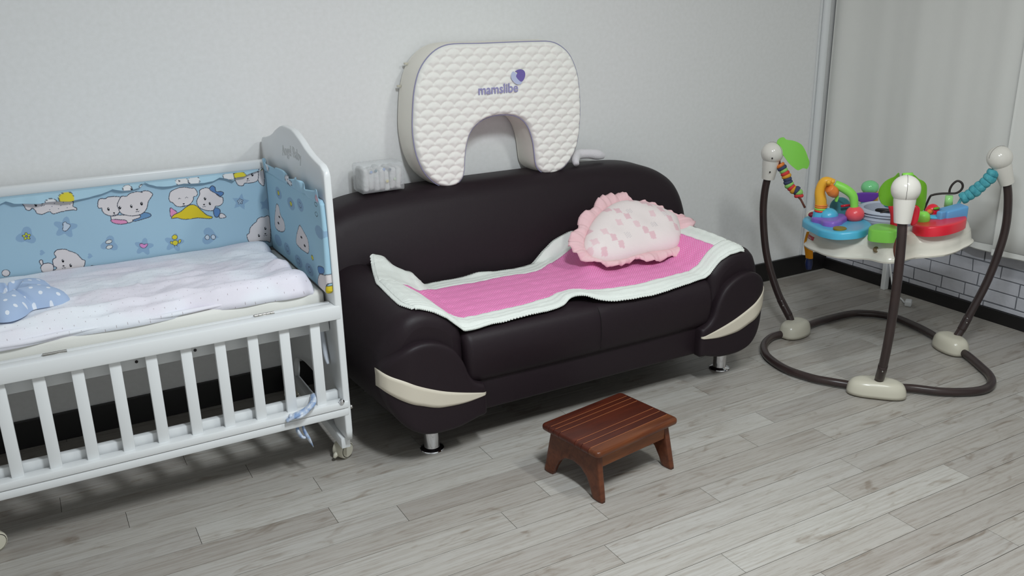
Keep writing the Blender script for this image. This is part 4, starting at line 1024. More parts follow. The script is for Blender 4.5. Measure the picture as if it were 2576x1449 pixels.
# side band with slightly bulging wall
O = resample(NPO, 0.008); V = []; F = []
if area2(O) < 0: O = O[::-1]
T = np.roll(O, -1, 0)-np.roll(O, 1, 0); T /= np.linalg.norm(T, axis=1)[:, None]; Nn = np.stack([T[:, 1], -T[:, 0]], 1)
ts = [0, .08, .25, .5, .75, .92, 1]; n = len(O)
for t in ts:
    bul = 0.006*math.sin(t*PI)-0.001
    for p, q in zip(O, Nn): w = p+q*bul; V.append((w[0], NY0+0.012+(NY1-NY0-0.012)*t, w[1]))
for i in range(len(ts)-1):
    for k in range(n): F.append((i*n+k, (i+1)*n+k, (i+1)*n+(k+1) % n, i*n+(k+1) % n))
mk('side_band', V, F, M_side, np_)
V, F, P, d = slab(NPO, 0.02, lambda u, v, t: (u, t, v), lambda p, d: NY1-0.004+0*d, lambda p, d: NY1+0*d)
mk('back_face', V, F, M_side, np_)
mk('piping', *tube([(p[0]+q[0]*0.001, NY0+0.0105, p[1]+q[1]*0.001) for p, q in zip(O, Nn)], 0.0021, 6, closed=True), M_lilac, np_)
V, F = text_mesh('mamslibe', 0.046, 0.0004, 0.0007)
M_text = mat('lilac_lettering', (158, 155, 200), 0.7)
ca, sa = math.cos(math.radians(0)), math.sin(math.radians(0))
xs_ = [v[0] for v in V]; sc = 0.170/(max(xs_)-min(xs_))
letters([(1.620+x*sc, NY0-0.0102-z, 1.083+y*1.05) for x, y, z in V], F, M_text, np_)
# heart emblem: pale round with a violet upper half
def disc(pts, y, m, name):
    V = [(a, y, b) for a, b in pts]; n = len(V); V += [(a, y+0.0006, b) for a, b in pts]
    F = [tuple(range(n)), tuple(range(2*n-1, n-1, -1))]+[(i, i+n, (i+1) % n+n, (i+1) % n) for i in range(n)]
    return mk(name, V, F, m, np_, smooth=False)
M_lv = mat('emblem_violet', (118, 104, 176), 0.7); M_lp = mat('emblem_pale', (196, 204, 234), 0.7)
hc = (1.708, 1.139)
pale = [(hc[0]-0.030, hc[1]+0.012), (hc[0]-0.031, hc[1]-0.004), (hc[0]-0.022, hc[1]-0.018), (hc[0]-0.008, hc[1]-0.028), (hc[0]+0.010, hc[1]-0.029), (hc[0]+0.018, hc[1]-0.014), (hc[0]+0.004, hc[1]+0.000), (hc[0]-0.012, hc[1]+0.014), (hc[0]-0.022, hc[1]+0.020)]
vio = [(hc[0]-0.014, hc[1]+0.020), (hc[0]-0.004, hc[1]+0.015), (hc[0]-0.010, hc[1]+0.002), (hc[0]-0.002, hc[1]-0.010), (hc[0]+0.012, hc[1]-0.020), (hc[0]+0.024, hc[1]-0.012), (hc[0]+0.030, hc[1]+0.004), (hc[0]+0.027, hc[1]+0.018), (hc[0]+0.016, hc[1]+0.025), (hc[0]+0.002, hc[1]+0.026)]
disc([tuple(p[:2]) for p in spline([(a, b, 0) for a, b in pale], 4, True)], NY0-0.0100, M_lp, 'emblem')
disc([tuple(p[:2]) for p in spline([(a, b, 0) for a, b in vio], 4, True)], NY0-0.0106, M_lv, 'emblem')
for x, z in ((1.281, 1.12), (1.314, 1.200)):
    mk('zip_tab', *box(x-0.010, x+0.004, 3.165, 3.176, z-0.004, z+0.004, 0.001), M_plast, np_, smooth=False)

# ------------------------------------------------------------------ pack of diapers and small neck pillow on the sofa back
M_diap = mat('diaper_white', (222, 224, 224), 0.7, 0.3, bump=(60, 0.4, 0.003), var=(22, (206, 206, 202), 0.5))
M_bag = mat('clear_bag', (235, 238, 240), 0.3, 0.5, alpha=0.30, bump=(40, 0.8, 0.01))
dpk = empty('diaper_pack', (1.135, 3.09, 0.752), 'small stack of white diapers in a clear bag at the left of the sofa back', 'diapers')
x0 = 1.075
for k in range(7):
    xa = x0-0.006+0.0205*k
    V, F = box(xa, xa+0.0235, 3.044+0.003*((k*2) % 3), 3.137, 0.760+0.0014*(k % 2), 0.846-0.004*((k*5) % 3), 0.0108, 4)
    V = [(a+0.007*fbm(b*18, c*26, k), b+0.006*fbm(a*8, c*30, k+4), c+0.006*fbm(a*10, b*25, k)) for a, b, c in V]
    mk('diaper', V, F, M_diap, dpk, smooth=60)
for k, (a, b, c_) in enumerate([(1.10, .835, (150, 175, 215)), (1.118, .838, (120, 150, 160)), (1.150, .840, (150, 175, 215)), (1.172, .837, (110, 120, 130)), (1.140, .80, (235, 205, 170)), (1.16, .795, (225, 215, 150)), (1.19, .80, (200, 215, 190))]):
    mk('printed_motif', *sphere((a, 3.0445, b), 0.006, 1, .12, .9, 10, 6), mat('motif', c_, 0.7), dpk)
V, F = box(1.058, 1.228, 3.036, 3.142, 0.756, 0.862, 0.014, 3)
V = [(a+0.003*fbm(a*30, b*30, c*30), b, c+0.005*fbm(c*20, a*25, 3)) for a, b, c in V]
mk('clear_bag', V, F, M_bag, dpk, smooth=True)

M_fluff = mat('white_terry', (232, 228, 232), 0.95, 0.2, bump=(350, 0.6, 0.003), sheen=0.3)
nk = mk('neck_pillow', *tube([(1.988, 3.045, 0.768), (1.998, 3.070, 0.784), (2.03, 3.10, 0.795), (2.08, 3.10, 0.794), (2.13, 3.10, 0.784), (2.160, 3.10, 0.776)], [0.012, 0.018, 0.021, 0.020, 0.021, 0.012], 16, n=8), M_fluff, loc=(2.07, 3.095, 0.758))
tag(nk, 'small white curved terry neck pillow on the sofa back, right of the nursing pillow', 'neck pillow')

# ------------------------------------------------------------------ wooden step stool
def wood(name, a, b, rough=0.35, scale=6):
    m = mat(name, a, rough, 0.4, coat=0.05)
    nt = m.node_tree; N = nt.nodes.new; L = nt.links.new
    tc = N('ShaderNodeTexCoord'); mp = N('ShaderNodeMapping'); mp.inputs['Scale'].default_value = (1, 9, 9)
    n = N('ShaderNodeTexNoise'); n.inputs['Scale'].default_value = scale; n.inputs['Detail'].default_value = 5; n.inputs['Distortion'].default_value = 0.8
    r = N('ShaderNodeValToRGB'); r.color_ramp.elements[0].position = .3; r.color_ramp.elements[1].position = .75
    r.color_ramp.elements[0].color = (*lin(a), 1); r.color_ramp.elements[1].color = (*lin(b), 1)
    L(tc.outputs['Object'], mp.inputs[0]); L(mp.outputs[0], n.inputs['Vector']); L(n.outputs['Fac'], r.inputs['Fac']); L(r.outputs['Color'], nt.nodes['Principled BSDF'].inputs['Base Color'])
    return m
M_top = wood('red_brown_wood', (62, 23, 13), (88, 36, 19), 0.34)
M_slatw = wood('amber_wood', (84, 40, 20), (112, 62, 32), 0.3)
M_leg_w = wood('brown_wood', (80, 40, 24), (108, 60, 36), 0.4)
M_apron = wood('apron_wood', (104, 56, 28), (136, 80, 42))
M_inlay = mat('pale_inlay', (160, 98, 60), 0.4)
stool = empty('step_stool', (1.463, 2.046, 0), 'low reddish-brown varnished wooden step stool on the floor in front of the sofa', 'stool', rotz=0.165)
HL, HW, HT = 0.176, 0.129, 0.172
fr_ = [-1, -.70, -.54, -.34, .22, .44, .68, 1]   # from the back (+y) to the front mirrored below
cuts = [HW*(1-2*f) for f in (0, .15, .235, .335, .61, .72, .84, 1)]
for i in range(7):
    yb_, ya_ = cuts[i], cuts[i+1]
    m_ = M_slatw if i == 6 else M_top
    e0 = (i == 0); e6 = (i == 6)
    # board with rounded nose at each end and on the outer long edges
    nseg = 5; V = []; F = []
    r = 0.010
    ox = [(-HL, 0)]
    V, F = box(-HL, HL, ya_+0.0008, yb_-0.0008, HT-0.021, HT, 0.0012, 1)
    def shp(p):
        x, y, z = p; zc = HT-0.0105
        def rnd_(d): return math.sqrt(max(0.0, 1-min(1, d)**2))
        return p
    bm = bmesh.new(); bmesh.ops.create_cube(bm, size=1)
    for v in bm.verts: v.co = Vector((v.co.x*2*HL, (ya_+yb_)/2+v.co.y*(yb_-ya_-0.0014), HT-0.0105+v.co.z*0.021))
    ends = [e for e in bm.edges if abs(e.verts[0].co.x-e.verts[1].co.x) < 1e-6 and abs(e.verts[0].co.z-e.verts[1].co.z) < 1e-6]
    long_ = [e for e in bm.edges if abs(e.verts[0].co.x-e.verts[1].co.x) > 0.1 and ((e0 and e.verts[0].co.y > HW-0.005) or (e6 and e.verts[0].co.y < -HW+0.005))]
    vert_ = [e for e in bm.edges if abs(e.verts[0].co.z-e.verts[1].co.z) > 0.01 and ((e0 and e.verts[0].co.y > HW-0.005) or (e6 and e.verts[0].co.y < -HW+0.005))]
    if vert_: bmesh.ops.bevel(bm, geom=vert_, offset=0.016, segments=5, profile=0.5, affect='EDGES')
    hz = [e for e in bm.edges if abs(e.verts[0].co.z-e.verts[1].co.z) < 1e-6 and not (abs(e.verts[0].co.x-e.verts[1].co.x) > 0.1 and not ((e0 and e.verts[0].co.y > HW-0.003) or (e6 and e.verts[0].co.y < -HW+0.003)))]
    bmesh.ops.bevel(bm, geom=hz, offset=0.008, segments=3, profile=0.5, affect='EDGES')
    bm.verts.index_update(); V = [tuple(v.co) for v in bm.verts]; F = [tuple(v.index for v in f.verts) for f in bm.faces]; bm.free()
    mk('top_board', V, F, m_, stool, smooth=40, local=True)
    if i < 6: mk('inlay_line', *box(-HL+0.010, HL-0.010, ya_-0.0009, ya_+0.0009, HT-0.012, HT+0.0002), M_inlay, stool, smooth=False, local=True)
def side(sgn):
    out = [(-0.131, 0.0), (-0.104, 0.152), (0.104, 0.152), (0.131, 0.0), (0.092, 0.0)]
    for i in range(13):
        t = PI*i/12; out.append((0.080*math.cos(t), 0.0+0.088*math.sin(t)**0.75 if 0 < i < 12 else 0.0))
    out.append((-0.092, 0.0))
    out = [(-0.131, 0.0), (-0.104, 0.152), (0.104, 0.152), (0.131, 0.0), (0.092, 0.0), (0.080, 0.030), (0.062, 0.060), (0.035, 0.081), (0, 0.088), (-0.035, 0.081), (-0.062, 0.060), (-0.080, 0.030), (-0.092, 0.0)]
    V, F, P, d = slab(out, 0.010, lambda u, v, t: (sgn*t-sgn*0.0+sgn*(0.152-v)*0.05, u, v), lambda p, d: 0.154-drop(d, 0.004), lambda p, d: 0.134+drop(d, 0.004), rings=(0.0012, 0.004))
    mk('side_leg', V, F, M_leg_w, stool, smooth=50, local=True)
side(-1); side(1)
for y in (-0.098, 0.098): mk('apron', *box(-0.136, 0.136, y-0.008, y+0.008, 0.104, 0.151, 0.002), M_apron, stool, smooth=False, local=True)
mk('bottom_board', *box(-0.135, 0.135, -0.089, 0.089, 0.146, 0.1508), M_leg_w, stool, smooth=False, local=True)
# ------------------------------------------------------------------ baby jumper
JC = np.array([2.884, 2.218, 0.0])
jump = empty('baby_jumper', tuple(JC), 'three-legged baby jumper with cream toy tray, green leaves and dark tube frame', 'baby jumper')
M_tube = mat('brown_tube', (50, 40, 40), 0.28, 0.5, var=(14, (60, 46, 44), 0.5))
M_ball = mat('white_gloss_plastic', (226, 222, 214), 0.16, 0.5)
M_tray = mat('cream_gloss_plastic', (222, 218, 206), 0.2, 0.5)
M_green = mat('leaf_green_plastic', (136, 214, 84), 0.4, 0.4)
M_green2 = mat('deep_green_plastic', (104, 164, 36), 0.45, 0.4)
M_blue = mat('sky_blue_plastic', (80, 176, 210), 0.3, 0.5)
M_blue2 = mat('soft_blue_plastic', (96, 158, 206), 0.4, 0.4)
M_red = mat('red_plastic', (224, 36, 56), 0.3, 0.5)
M_pinkr = mat('coral_plastic', (232, 82, 90), 0.3, 0.5)
M_purp = mat('purple_plastic', (134, 100, 190), 0.35, 0.4)
M_purp2 = mat('deep_purple_plastic', (104, 60, 160), 0.4, 0.4)
M_yel = mat('amber_plastic', (232, 172, 52), 0.35, 0.4)
M_or = mat('orange_plastic', (226, 128, 56), 0.35, 0.4)
M_or2 = mat('orange_cloth', (232, 150, 20), 0.7, 0.3)
M_teal = mat('teal_plastic', (70, 140, 150), 0.35, 0.4)
M_olive = mat('olive_disc', (130, 112, 30), 0.4, 0.4)
M_mar = mat('maroon_plastic', (140, 24, 50), 0.4, 0.4)
M_navy = mat('navy_plastic', (24, 34, 74), 0.4, 0.4)
M_gry = mat('pale_grey_cloth', (176, 182, 196), 0.8, 0.2, bump=(200, 0.3, 0.002))
M_dk = mat('dark_cord', (44, 38, 36), 0.5, 0.4)
M_aqua = mat('aqua_cloth', (104, 192, 202), 0.85, 0.2, bump=(120, 0.5, 0.004), var=(50, (60, 140, 156), 0.5))
M_brn = mat('brown_cloth', (110, 70, 60), 0.85, 0.2)
M_scr = mat('metal_screw', (120, 105, 80), 0.4, 0.5, metal=0.8)

ang = {'F': 222.0, 'L': 102.0, 'R': 342.0}
def rad(a, r, z=0.0): return (JC[0]+r*math.cos(math.radians(a)), JC[1]+r*math.sin(math.radians(a)), z)
# base ring tubes
rings_ = {'FL': [(216, .352, .020), (205, .352, .020), (195, .367, .020), (184.9, .384, .018), (170.3, .409, .018), (156, .422, .018), (145, .427, .018), (133, .424, .018), (120, .408, .018), (108, .370, .020)],
          'LR': [(96, .352, .020), (80.6, .377, .020), (61.3, .434, .018), (50, .486, .018), (43, .500, .018), (36, .503, .018), (28, .488, .018), (16, .435, .018), (3.5, .390, .020), (349, .360, .020)],
          'RF': [(336, .352, .020), (327, .370, .020), (308.4, .398, .018), (299, .425, .018), (290, .444, .018), (281, .446, .018), (271.9, .424, .018), (259, .378, .018), (243, .328, .020), (229, .330, .020)]}
for k, ps in rings_.items():
    mk('base_tube', *tube([rad(a, r, z) for a, r, z in ps], 0.0155, 14, n=8), M_tube, jump)
# base housings
def housing(a, cx, cy, ln, hh):
    t = math.radians(a+90); tx = Vector((math.cos(t), math.sin(t), 0)); nx = Vector((math.cos(t-PI/2), math.sin(t-PI/2), 0))
    V = []; F = []; n, m = 40, 12
    for i in range(m+1):
        ph = PI/2*i/m
        for k in range(n):
            th = 2*PI*k/n; c, s = math.cos(th), math.sin(th)
            sc_, ss_ = math.copysign(abs(c)**0.78, c), math.copysign(abs(s)**0.78, s)
            r = math.cos(ph)**0.40; z = math.sin(ph)**0.80*hh
            p = Vector((cx, cy, 0.006))+tx*(ln*sc_*r)+nx*(0.052*ss_*r-0.004*(1-abs(sc_)))
            V.append((p.x, p.y, 0.006+z))
    for i in range(m):
        for k in range(n): F.append((i*n+k, i*n+(k+1) % n, (i+1)*n+(k+1) % n, (i+1)*n+k))
    F.append(tuple(range(n-1, -1, -1)))
    h = mk('base_housing', V, F, M_plast, jump)
    for s_ in (-1, 1):
        p = Vector((cx, cy, 0))+tx*(ln*0.75*s_)-nx*0.01*s_
        mk('foot_pad', *lathe([(0, 0), (.010, 0), (.011, .004), (.011, .012), (0, .012)], (p.x, p.y, 0.0), seg=12), M_plast, h)
    q = Vector((cx, cy, 0))+tx*0.03-nx*0.012
    mk('screw', *sphere((q.x, q.y, hh+0.002), 0.0045, 1, 1, .6, 10, 6), M_scr, h)
    return h
housing(222, 2.617, 1.978, 0.104, 0.058)
housing(102, 2.812, 2.570, 0.082, 0.063)
housing(342, 3.222, 2.108, 0.082, 0.063)
legs = {'L': [(.372, .045), (.390, .081), (.446, .159), (.499, .265), (.533, .367), (.555, .506), (.555, .611), (.540, .700)],
        'R': [(.372, .050), (.395, .087), (.424, .154), (.477, .278), (.511, .402), (.527, .517), (.517, .631), (.492, .712)],
        'F': [(.362, .045), (.380, .085), (.425, .160), (.480, .270), (.512, .385), (.530, .510), (.525, .620), (.508, .712)]}
balls = {'L': (2.773, 2.738, .777), 'R': (3.317, 2.082, .796), 'F': (2.517, 1.882, .806)}
for k, ps in legs.items():
    P_ = [rad(ang[k], r, z) for r, z in ps]
    b = Vector(balls[k]); P_.append(tuple(b-Vector((0, 0, 0.035))))
    if k == 'F': P_ = [(2.617, 1.978, .045), (2.612, 1.966, .075), (2.590, 1.940, .15), (2.560, 1.909, .27), (2.538, 1.888, .40), (2.524, 1.877, .52), (2.516, 1.874, .63), (2.514, 1.878, .71), (2.516, 1.881, .77)]
    mk('leg_tube', *tube(P_, 0.0158, 16, n=8), M_tube, jump)
    ps_ = spline(P_, 8)
    # sleeve joint near the foot, with push button
    i0 = 8; mk('joint_sleeve', *tube([ps_[i0+k_] for k_ in range(0, 8)], 0.0170, 14), M_tube, jump)
    bq = Vector(ps_[i0+5]); mk('push_button', *sphere(tuple(bq-Vector((0.012, 0.012, 0))), 0.0035, seg=8, rings=6), M_metal, jump)
    # ball housing with tapering neck
    d_ = (Vector(P_[-2])-b).normalized()
    d_ = Vector((d_.x*1.0, d_.y*1.0, d_.z)).normalized()
    R_ = 0.0465
    h = mk('ball_housing', *sphere(tuple(b), R_, 1, 1, 1, 32, 20), M_ball, jump)
    mk('neck', *lathe([(0.0, 0.015), (0.036, 0.020), (0.0345, 0.045), (0.031, 0.075), (0.0275, 0.105), (0.0265, 0.112), (0.0, 0.112)], tuple(b), tuple(d_), 28), M_ball, h, smooth=50)
    # seam round the ball
    cdir = Vector((b.x-JC[0], b.y-JC[1], 0)).normalized()
    sp_ = [tuple(b+(cdir*math.cos(t)+Vector((0, 0, 1))*math.sin(t))*(R_+0.0001)) for t in np.linspace(-0.6, PI, 30)]
    mk('seam', *tube(sp_, 0.0006, 5), M_dk, h)
    if k == 'L':
        for dz, dx in ((-.014, -.034), (-.075, -.026)):
            mk('screw_hole', *sphere((b.x+dx*0.75-0.006, b.y-0.033 if dz > -.05 else b.y-0.020, b.z+dz), 0.0035, seg=8, rings=6), M_darkm, h)

# tray: lobed plan on a tilted plane
def TZ(x, y, h=0.0):
    a = math.radians(-60); return 0.51+0.1*((x-JC[0])*math.cos(a)+(y-JC[1])*math.sin(a))+h
def r_of(a):
    dl = abs(((a-222+60) % 120)-60)
    return float(np.interp(dl, [0, 5, 9, 13, 18, 28, 37, 48, 60], [.332, .328, .305, .288, .280, .292, .302, .298, .290]))
nA = 240
rr_ = np.array([r_of(360*i/nA) for i in range(nA)])
for _ in range(3): rr_ = (np.roll(rr_, 1)+rr_*2+np.roll(rr_, -1))/4
def ring(scale_off, h, n=nA):
    out = []
    for i in range(n):
        a = 2*PI*i/n; r = max(0.0, rr_[int(i*nA/n)]+scale_off); x = JC[0]+r*math.cos(a); y = JC[1]+r*math.sin(a); out.append((x, y, TZ(x, y, h)))
    return out
prof_t = [(-.030, -.012), (-.006, -.018), (0.0, -.016), (.002, -.010), (-.003, -.006), (-.007, -.003), (-.009, .012), (-.012, .028), (-.014, .032), (-.014, .036), (-.018, .040), (-.023, .056), (-.032, .066), (-.048, .070), (-.10, .069), (-.155, .068)]
V = []; F = []
for o_, h in prof_t: V += ring(o_, h)
for i in range(len(prof_t)-1):
    for k in range(nA): F.append((i*nA+k, i*nA+(k+1) % nA, (i+1)*nA+(k+1) % nA, (i+1)*nA+k))
# inner well down and back under
b0 = len(V)
for r, h in ((.125, .068), (.118, .062), (.118, .010), (.125, .004)):
    for i in range(nA):
        a = 2*PI*i/nA; x = JC[0]+r*math.cos(a); y = JC[1]+r*math.sin(a); V.append((x, y, TZ(x, y, h)))
last = (len(prof_t)-1)*nA
chain = [last, b0, b0+nA, b0+2*nA, b0+3*nA, 0]
for p, q in zip(chain[:-1], chain[1:]):
    for k in range(nA): F.append((p+k, p+(k+1) % nA, q+(k+1) % nA, q+k))
tray = mk('toy_tray', V, F, M_tray, jump, smooth=50)
def flat_plate(pts, h0, h1, m, name, parent=None, r=0.006, n=4, local=None):
    O = [tuple(p[:2]) for p in spline([(p[0], p[1], 0) for p in pts], n, True)] if n else [tuple(p[:2]) for p in pts]
    V, F, P, d = slab(O, 0.012, lambda u, v, t: (u, v, 0.51+0.1*((u-JC[0])*0.5-(v-JC[1])*0.8660)+t), lambda p, d: h1-drop(d, r), lambda p, d: h0+0*d, rings=(r*0.3, r))
    return mk(name, V, F, m, parent or jump, smooth=50)
# nameplate on the rim, screw
def on_rim(a, h, off=0.0):
    r = np.interp(a, np.arange(nA)*360/nA, rr_)+off; x = JC[0]+r*math.cos(math.radians(a)); y = JC[1]+r*math.sin(math.radians(a)); return Vector((x, y, TZ(x, y, h)))
g = G()
for i in range(8):
    a0 = 141+1.5*i
    V = [on_rim(a0, .020, -.0085), on_rim(a0+1.5, .020, -.0085), on_rim(a0+1.5, .033, -.0125), on_rim(a0, .033, -.0125)]
    g.add([tuple(v) for v in V], [(0, 1, 2, 3)])
lb = g.mk('maker_label', mat('label_red', (208, 52, 70), 0.4), tray, smooth=True); md = lb.modifiers.new('s', 'SOLIDIFY'); md.thickness = 0.0012; md.offset = 0
V, F = text_mesh('Fisher-Price', 0.0075, 0.0001)
g = G()
for x, y, z in V:
    a0 = 147+(-x)/0.29*57.3*-1*(-1); p = on_rim(147-(-x/0.29)*57.3, .0235+y, -.0085-.3*y+0.0010-(-z)); g.V.append(tuple(p))
g.F = list(F); lt = g.mk('lettering', mat('label_white', (236, 220, 220), 0.5), tray, smooth=False); lt['kind'] = 'stuff'
p = on_rim(212, .026, -.011)
mk('screw_boss', *lathe([(0, 0), (.011, 0), (.011, .004), (.007, .005), (.007, .002), (0, .002)], tuple(p), (math.cos(math.radians(212)), math.sin(math.radians(212)), .25), 18), M_scr, tray, smooth=40)

# fabric seat ring in the middle, with pouch below
sx, sy = JC[0]+0.0, JC[1]+0.0
seat_ = mk('fabric_seat', *lathe([(.070, -.085), (.100, -.080), (.108, -.040), (.112, .062), (.118, .070), (.121, .078), (.119, .092), (.114, .095), (.116, .104), (.112, .112), (.102, .116), (.094, .110), (.092, .060), (.085, -.06), (.06, -.078)], (sx, sy, 0.515), (0.0, -0.02, 1), 40), M_gry, jump, smooth=50)
for z in (.083, .098, .108):
    mk('seat_rib', *tube([(sx+.1195*math.cos(t), sy+.1195*math.sin(t), 0.515+z-0.002*math.sin(t)) for t in np.linspace(0, 2*PI, 41)[:-1]], 0.0032, 8, closed=True), M_gry, seat_)
mk('seat_bottom', *lathe([(0, -.058), (.05, -.056), (.090, -.044), (.104, -.030), (.104, -.012)], (sx, sy, 0.515), (0, 0, 1), 32), M_darkm, seat_)

# ---- toys on the tray
bt = [(2.607, 2.365), (2.575, 2.30), (2.548, 2.240), (2.545, 2.165), (2.600, 2.120), (2.665, 2.128), (2.725, 2.165), (2.772, 2.24), (2.790, 2.33), (2.765, 2.42), (2.70, 2.452), (2.645, 2.425)]
bs_ = flat_plate(bt, .066, .094, M_blue, 'blue_toy_base', r=.008)
pp_ = [(2.625, 2.36), (2.615, 2.31), (2.595, 2.275), (2.60, 2.235), (2.64, 2.235), (2.675, 2.25), (2.72, 2.27), (2.735, 2.31), (2.71, 2.35), (2.68, 2.37), (2.655, 2.385)]
flat_plate(pp_, .094, .114, M_purp, 'purple_plate', r=.008)
p = J['dome']; mk('blue_dome', *sphere((p[0]+.01, p[1]+0.02, TZ(p[0], p[1], .112)), 0.036, 1, 1, .85, 24, 14), M_blue, jump)
p = J['coin']; mk('olive_disc', *lathe([(0, .094), (.024, .094), (.024, .099), (.022, .101), (0, .101)], (p[0], p[1], TZ(p[0], p[1], 0)), seg=24), M_olive, jump, smooth=40)
p = J['maroon']; mk('maroon_knob', *sphere((p[0], p[1]+.01, TZ(p[0], p[1], .108)), 0.016, 1.3, 1, .7, 16, 10), M_mar, jump)
# giraffe arch
def J3(k, dx=0, dy=0, dz=0): q = J[k]; return (q[0]+dx, q[1]+dy, q[2]+dz)
P0 = J3('post0')
gir = mk('giraffe_arch', *tube([J3('post0', dz=.004), J3('post1'), J3('post2'), J3('post3'), J3('post4')], [.0215, .0215, .0190, .0185, .0175], 18, n=7), M_yel, jump)
mk('giraffe_foot', *lathe([(0.0, -.065), (.036, -.060), (.030, -.030), (.027, .004), (0, .006)], P0, (0, 0, 1), 22), M_blue, gir, smooth=50)
for i, (dz, m_) in enumerate(((.008, M_red), (.016, M_yel), (.024, M_or), (.031, M_or))):
    mk('stripe_ring', *lathe([(.021, -.003), (.0238, -.002), (.0238, .002), (.021, .003)], (P0[0], P0[1], P0[2]+dz), (0, 0, 1), 20, caps=False), m_ if i != 1 else M_green, gir)
hq = J3('head'); mk('giraffe_head', *tube([(hq[0]-.006, hq[1], hq[2]+.012), (hq[0]+.012, hq[1]-.004, hq[2]-.004), (hq[0]+.024, hq[1]-.006, hq[2]-.018)], [.018, .022, .015], 14, n=5), M_or, gir)
for dx in (-.012, .010): mk('giraffe_horn', *sphere((hq[0]+dx, hq[1], hq[2]+.034), .009, seg=10, rings=8), M_yel, gir)
mk('green_arch', *tube([J3('g0', dz=.002), J3('g1'), J3('g2'), J3('g3', dz=-.002), J3('g3', dz=-.020)], [.0165, .0175, .0165, .0145, .0160], 16, n=7), M_green, gir)
mk('leaf_tab', *tube([J3('g0'), J3('gl', dz=.01), J3('gl', dz=-.012)], [.012, .010, .006], 10, n=5, flat=.5), M_green, gir)
rb_ = J3('redball', dz=.002)
mk('red_apple', *sphere(rb_, 0.0345, 1, 1, .92, 26, 16), M_pinkr, jump)
mk('apple_post', *lathe([(0, -.075), (.030, -.070), (.024, -.040), (.018, -.02), (0, -.02)], rb_, (0, 0, 1), 20), M_blue, jump)
dq = J['disc']; ax_ = Vector((-.6, -.75, .25))
mk('teal_wheel', *lathe([(0, -.006), (.036, -.006), (.040, -.002), (.040, .004), (.036, .008), (0, .008)], (dq[0]+.02, dq[1]+.02, dq[2]-.005), tuple(ax_), 30), M_teal, jump, smooth=40)
mk('red_slider', *tube([(dq[0]-.005, dq[1]-.004, dq[2]+.008), (dq[0]+.028, dq[1]-.022, dq[2]+.012)], .005, 8), M_red, jump)
# back station: purple leaf, amber sticks, green dome, teal bar
q = J['purple']; P_ = [(-.050, .010), (-.030, .017), (.0, .020), (.035, .016), (.058, .012), (.048, -.004), (.030, -.018), (.008, -.022), (-.020, -.020), (-.042, -.006)]
rx, ry = math.cos(YAW), -math.sin(YAW)
V, F, P, d = slab([tuple(p[:2]) for p in spline([(a, b, 0) for a, b in P_], 4, True)], .006, lambda u, v, t: (q[0]+u*rx-t*ry, q[1]+u*ry+t*rx, q[2]+v+.06*np.abs(u)), lambda p, d: -0.004+drop(d, .003), lambda p, d: .004-drop(d, .003), rings=(.001, .003))
mk('purple_leaf', V, F, M_purp2, jump, smooth=50)
q = J['ystick']; mk('amber_post', *tube([(q[0]-.012, q[1], q[2]+.012), (q[0], q[1], q[2]-.01), (q[0]+.01, q[1], q[2]-.045)], [.007, .012, .012], 12, n=5), M_yel, jump)
q = J['gdome']; mk('gumball_base', *tube([(q[0]+.012, q[1]+.01, q[2]-.10), (q[0]+.012, q[1]+.01, q[2]-.022)], [.034, .030], 20), M_yel, jump)
mk('green_dome', *sphere((q[0]+.004, q[1]+.01, q[2]-.004), .034, 1.05, 1, .85, 24, 14), mat('clear_green', (130, 220, 150), 0.12, 0.5, alpha=0.8), jump)
b0_, b1_ = J['bar0'], J['bar1']
mk('teal_bar', *tube([b0_, tuple((np.array(b0_)+np.array(b1_))/2+np.array([0, 0, .004])), b1_], .011, 12, n=5), M_teal, jump)
mk('dark_bar', *tube([(b0_[0], b0_[1]-.03, b0_[2]-.012), (b1_[0], b1_[1]-.03, b1_[2]-.012)], .007, 10), M_darkm, jump)
# green front block
gb = [(2.598, 2.072), (2.612, 2.000), (2.668, 2.03), (2.690, 2.075), (2.672, 2.115)]
flat_plate([(2.600, 2.062), (2.622, 1.990), (2.676, 2.006), (2.704, 2.060), (2.690, 2.110), (2.640, 2.106)], .064, .108, M_green, 'green_block', r=.006, n=3)
# red elephant-ear strap hanging behind the front post
rs = J['redstrap']
def slabW(pts, th, m, name, parent, step=.006, sm=4):
    """thick plate whose outline points lie in one vertical plane facing the room"""
    P3 = [np.array(p) for p in pts]; c = np.mean(P3, 0); e1 = np.array([JC[1], -JC[0], 0]); e1 /= np.linalg.norm(e1); e2 = np.array([0, 0, 1.0]); nn = np.cross(e2, e1)
    O = [((p-c)@e1, (p-c)@e2) for p in P3]; O = [tuple(p[:2]) for p in spline([(a, b, 0) for a, b in O], sm, True)]
    V, F, P, d = slab(O, step, lambda u, v, t: tuple(c[i]+u*e1[i]+v*e2[i]+t*nn[i] for i in range(3)), lambda p, d: th-drop(d, th*.9), lambda p, d: -th+drop(d, th*.9), rings=(th*.2, th*.8))
    return mk(name, V, F, m, parent, smooth=60)
slabW(rs, .007, M_red, 'red_strap', jump)
fb = np.array(balls['F'])
e1 = np.array([rx, ry, 0])
dz0 = np.array([0.05, 0.05, 0])
slabW([fb+dz0+e1*a+np.array([0, 0, b]) for a, b in [(.040, -.075), (.064, -.078), (.068, -.10), (.062, -.135), (.042, -.140)]], .008, M_red, 'red_strap', jump)
slabW([fb+dz0+e1*a+np.array([0, 0, b]) for a, b in [(.006, -.165), (.022, -.155), (.026, -.20), (.020, -.245), (.006, -.265), (-.008, -.22)]], .010, M_brn, 'cloth_strap', jump)
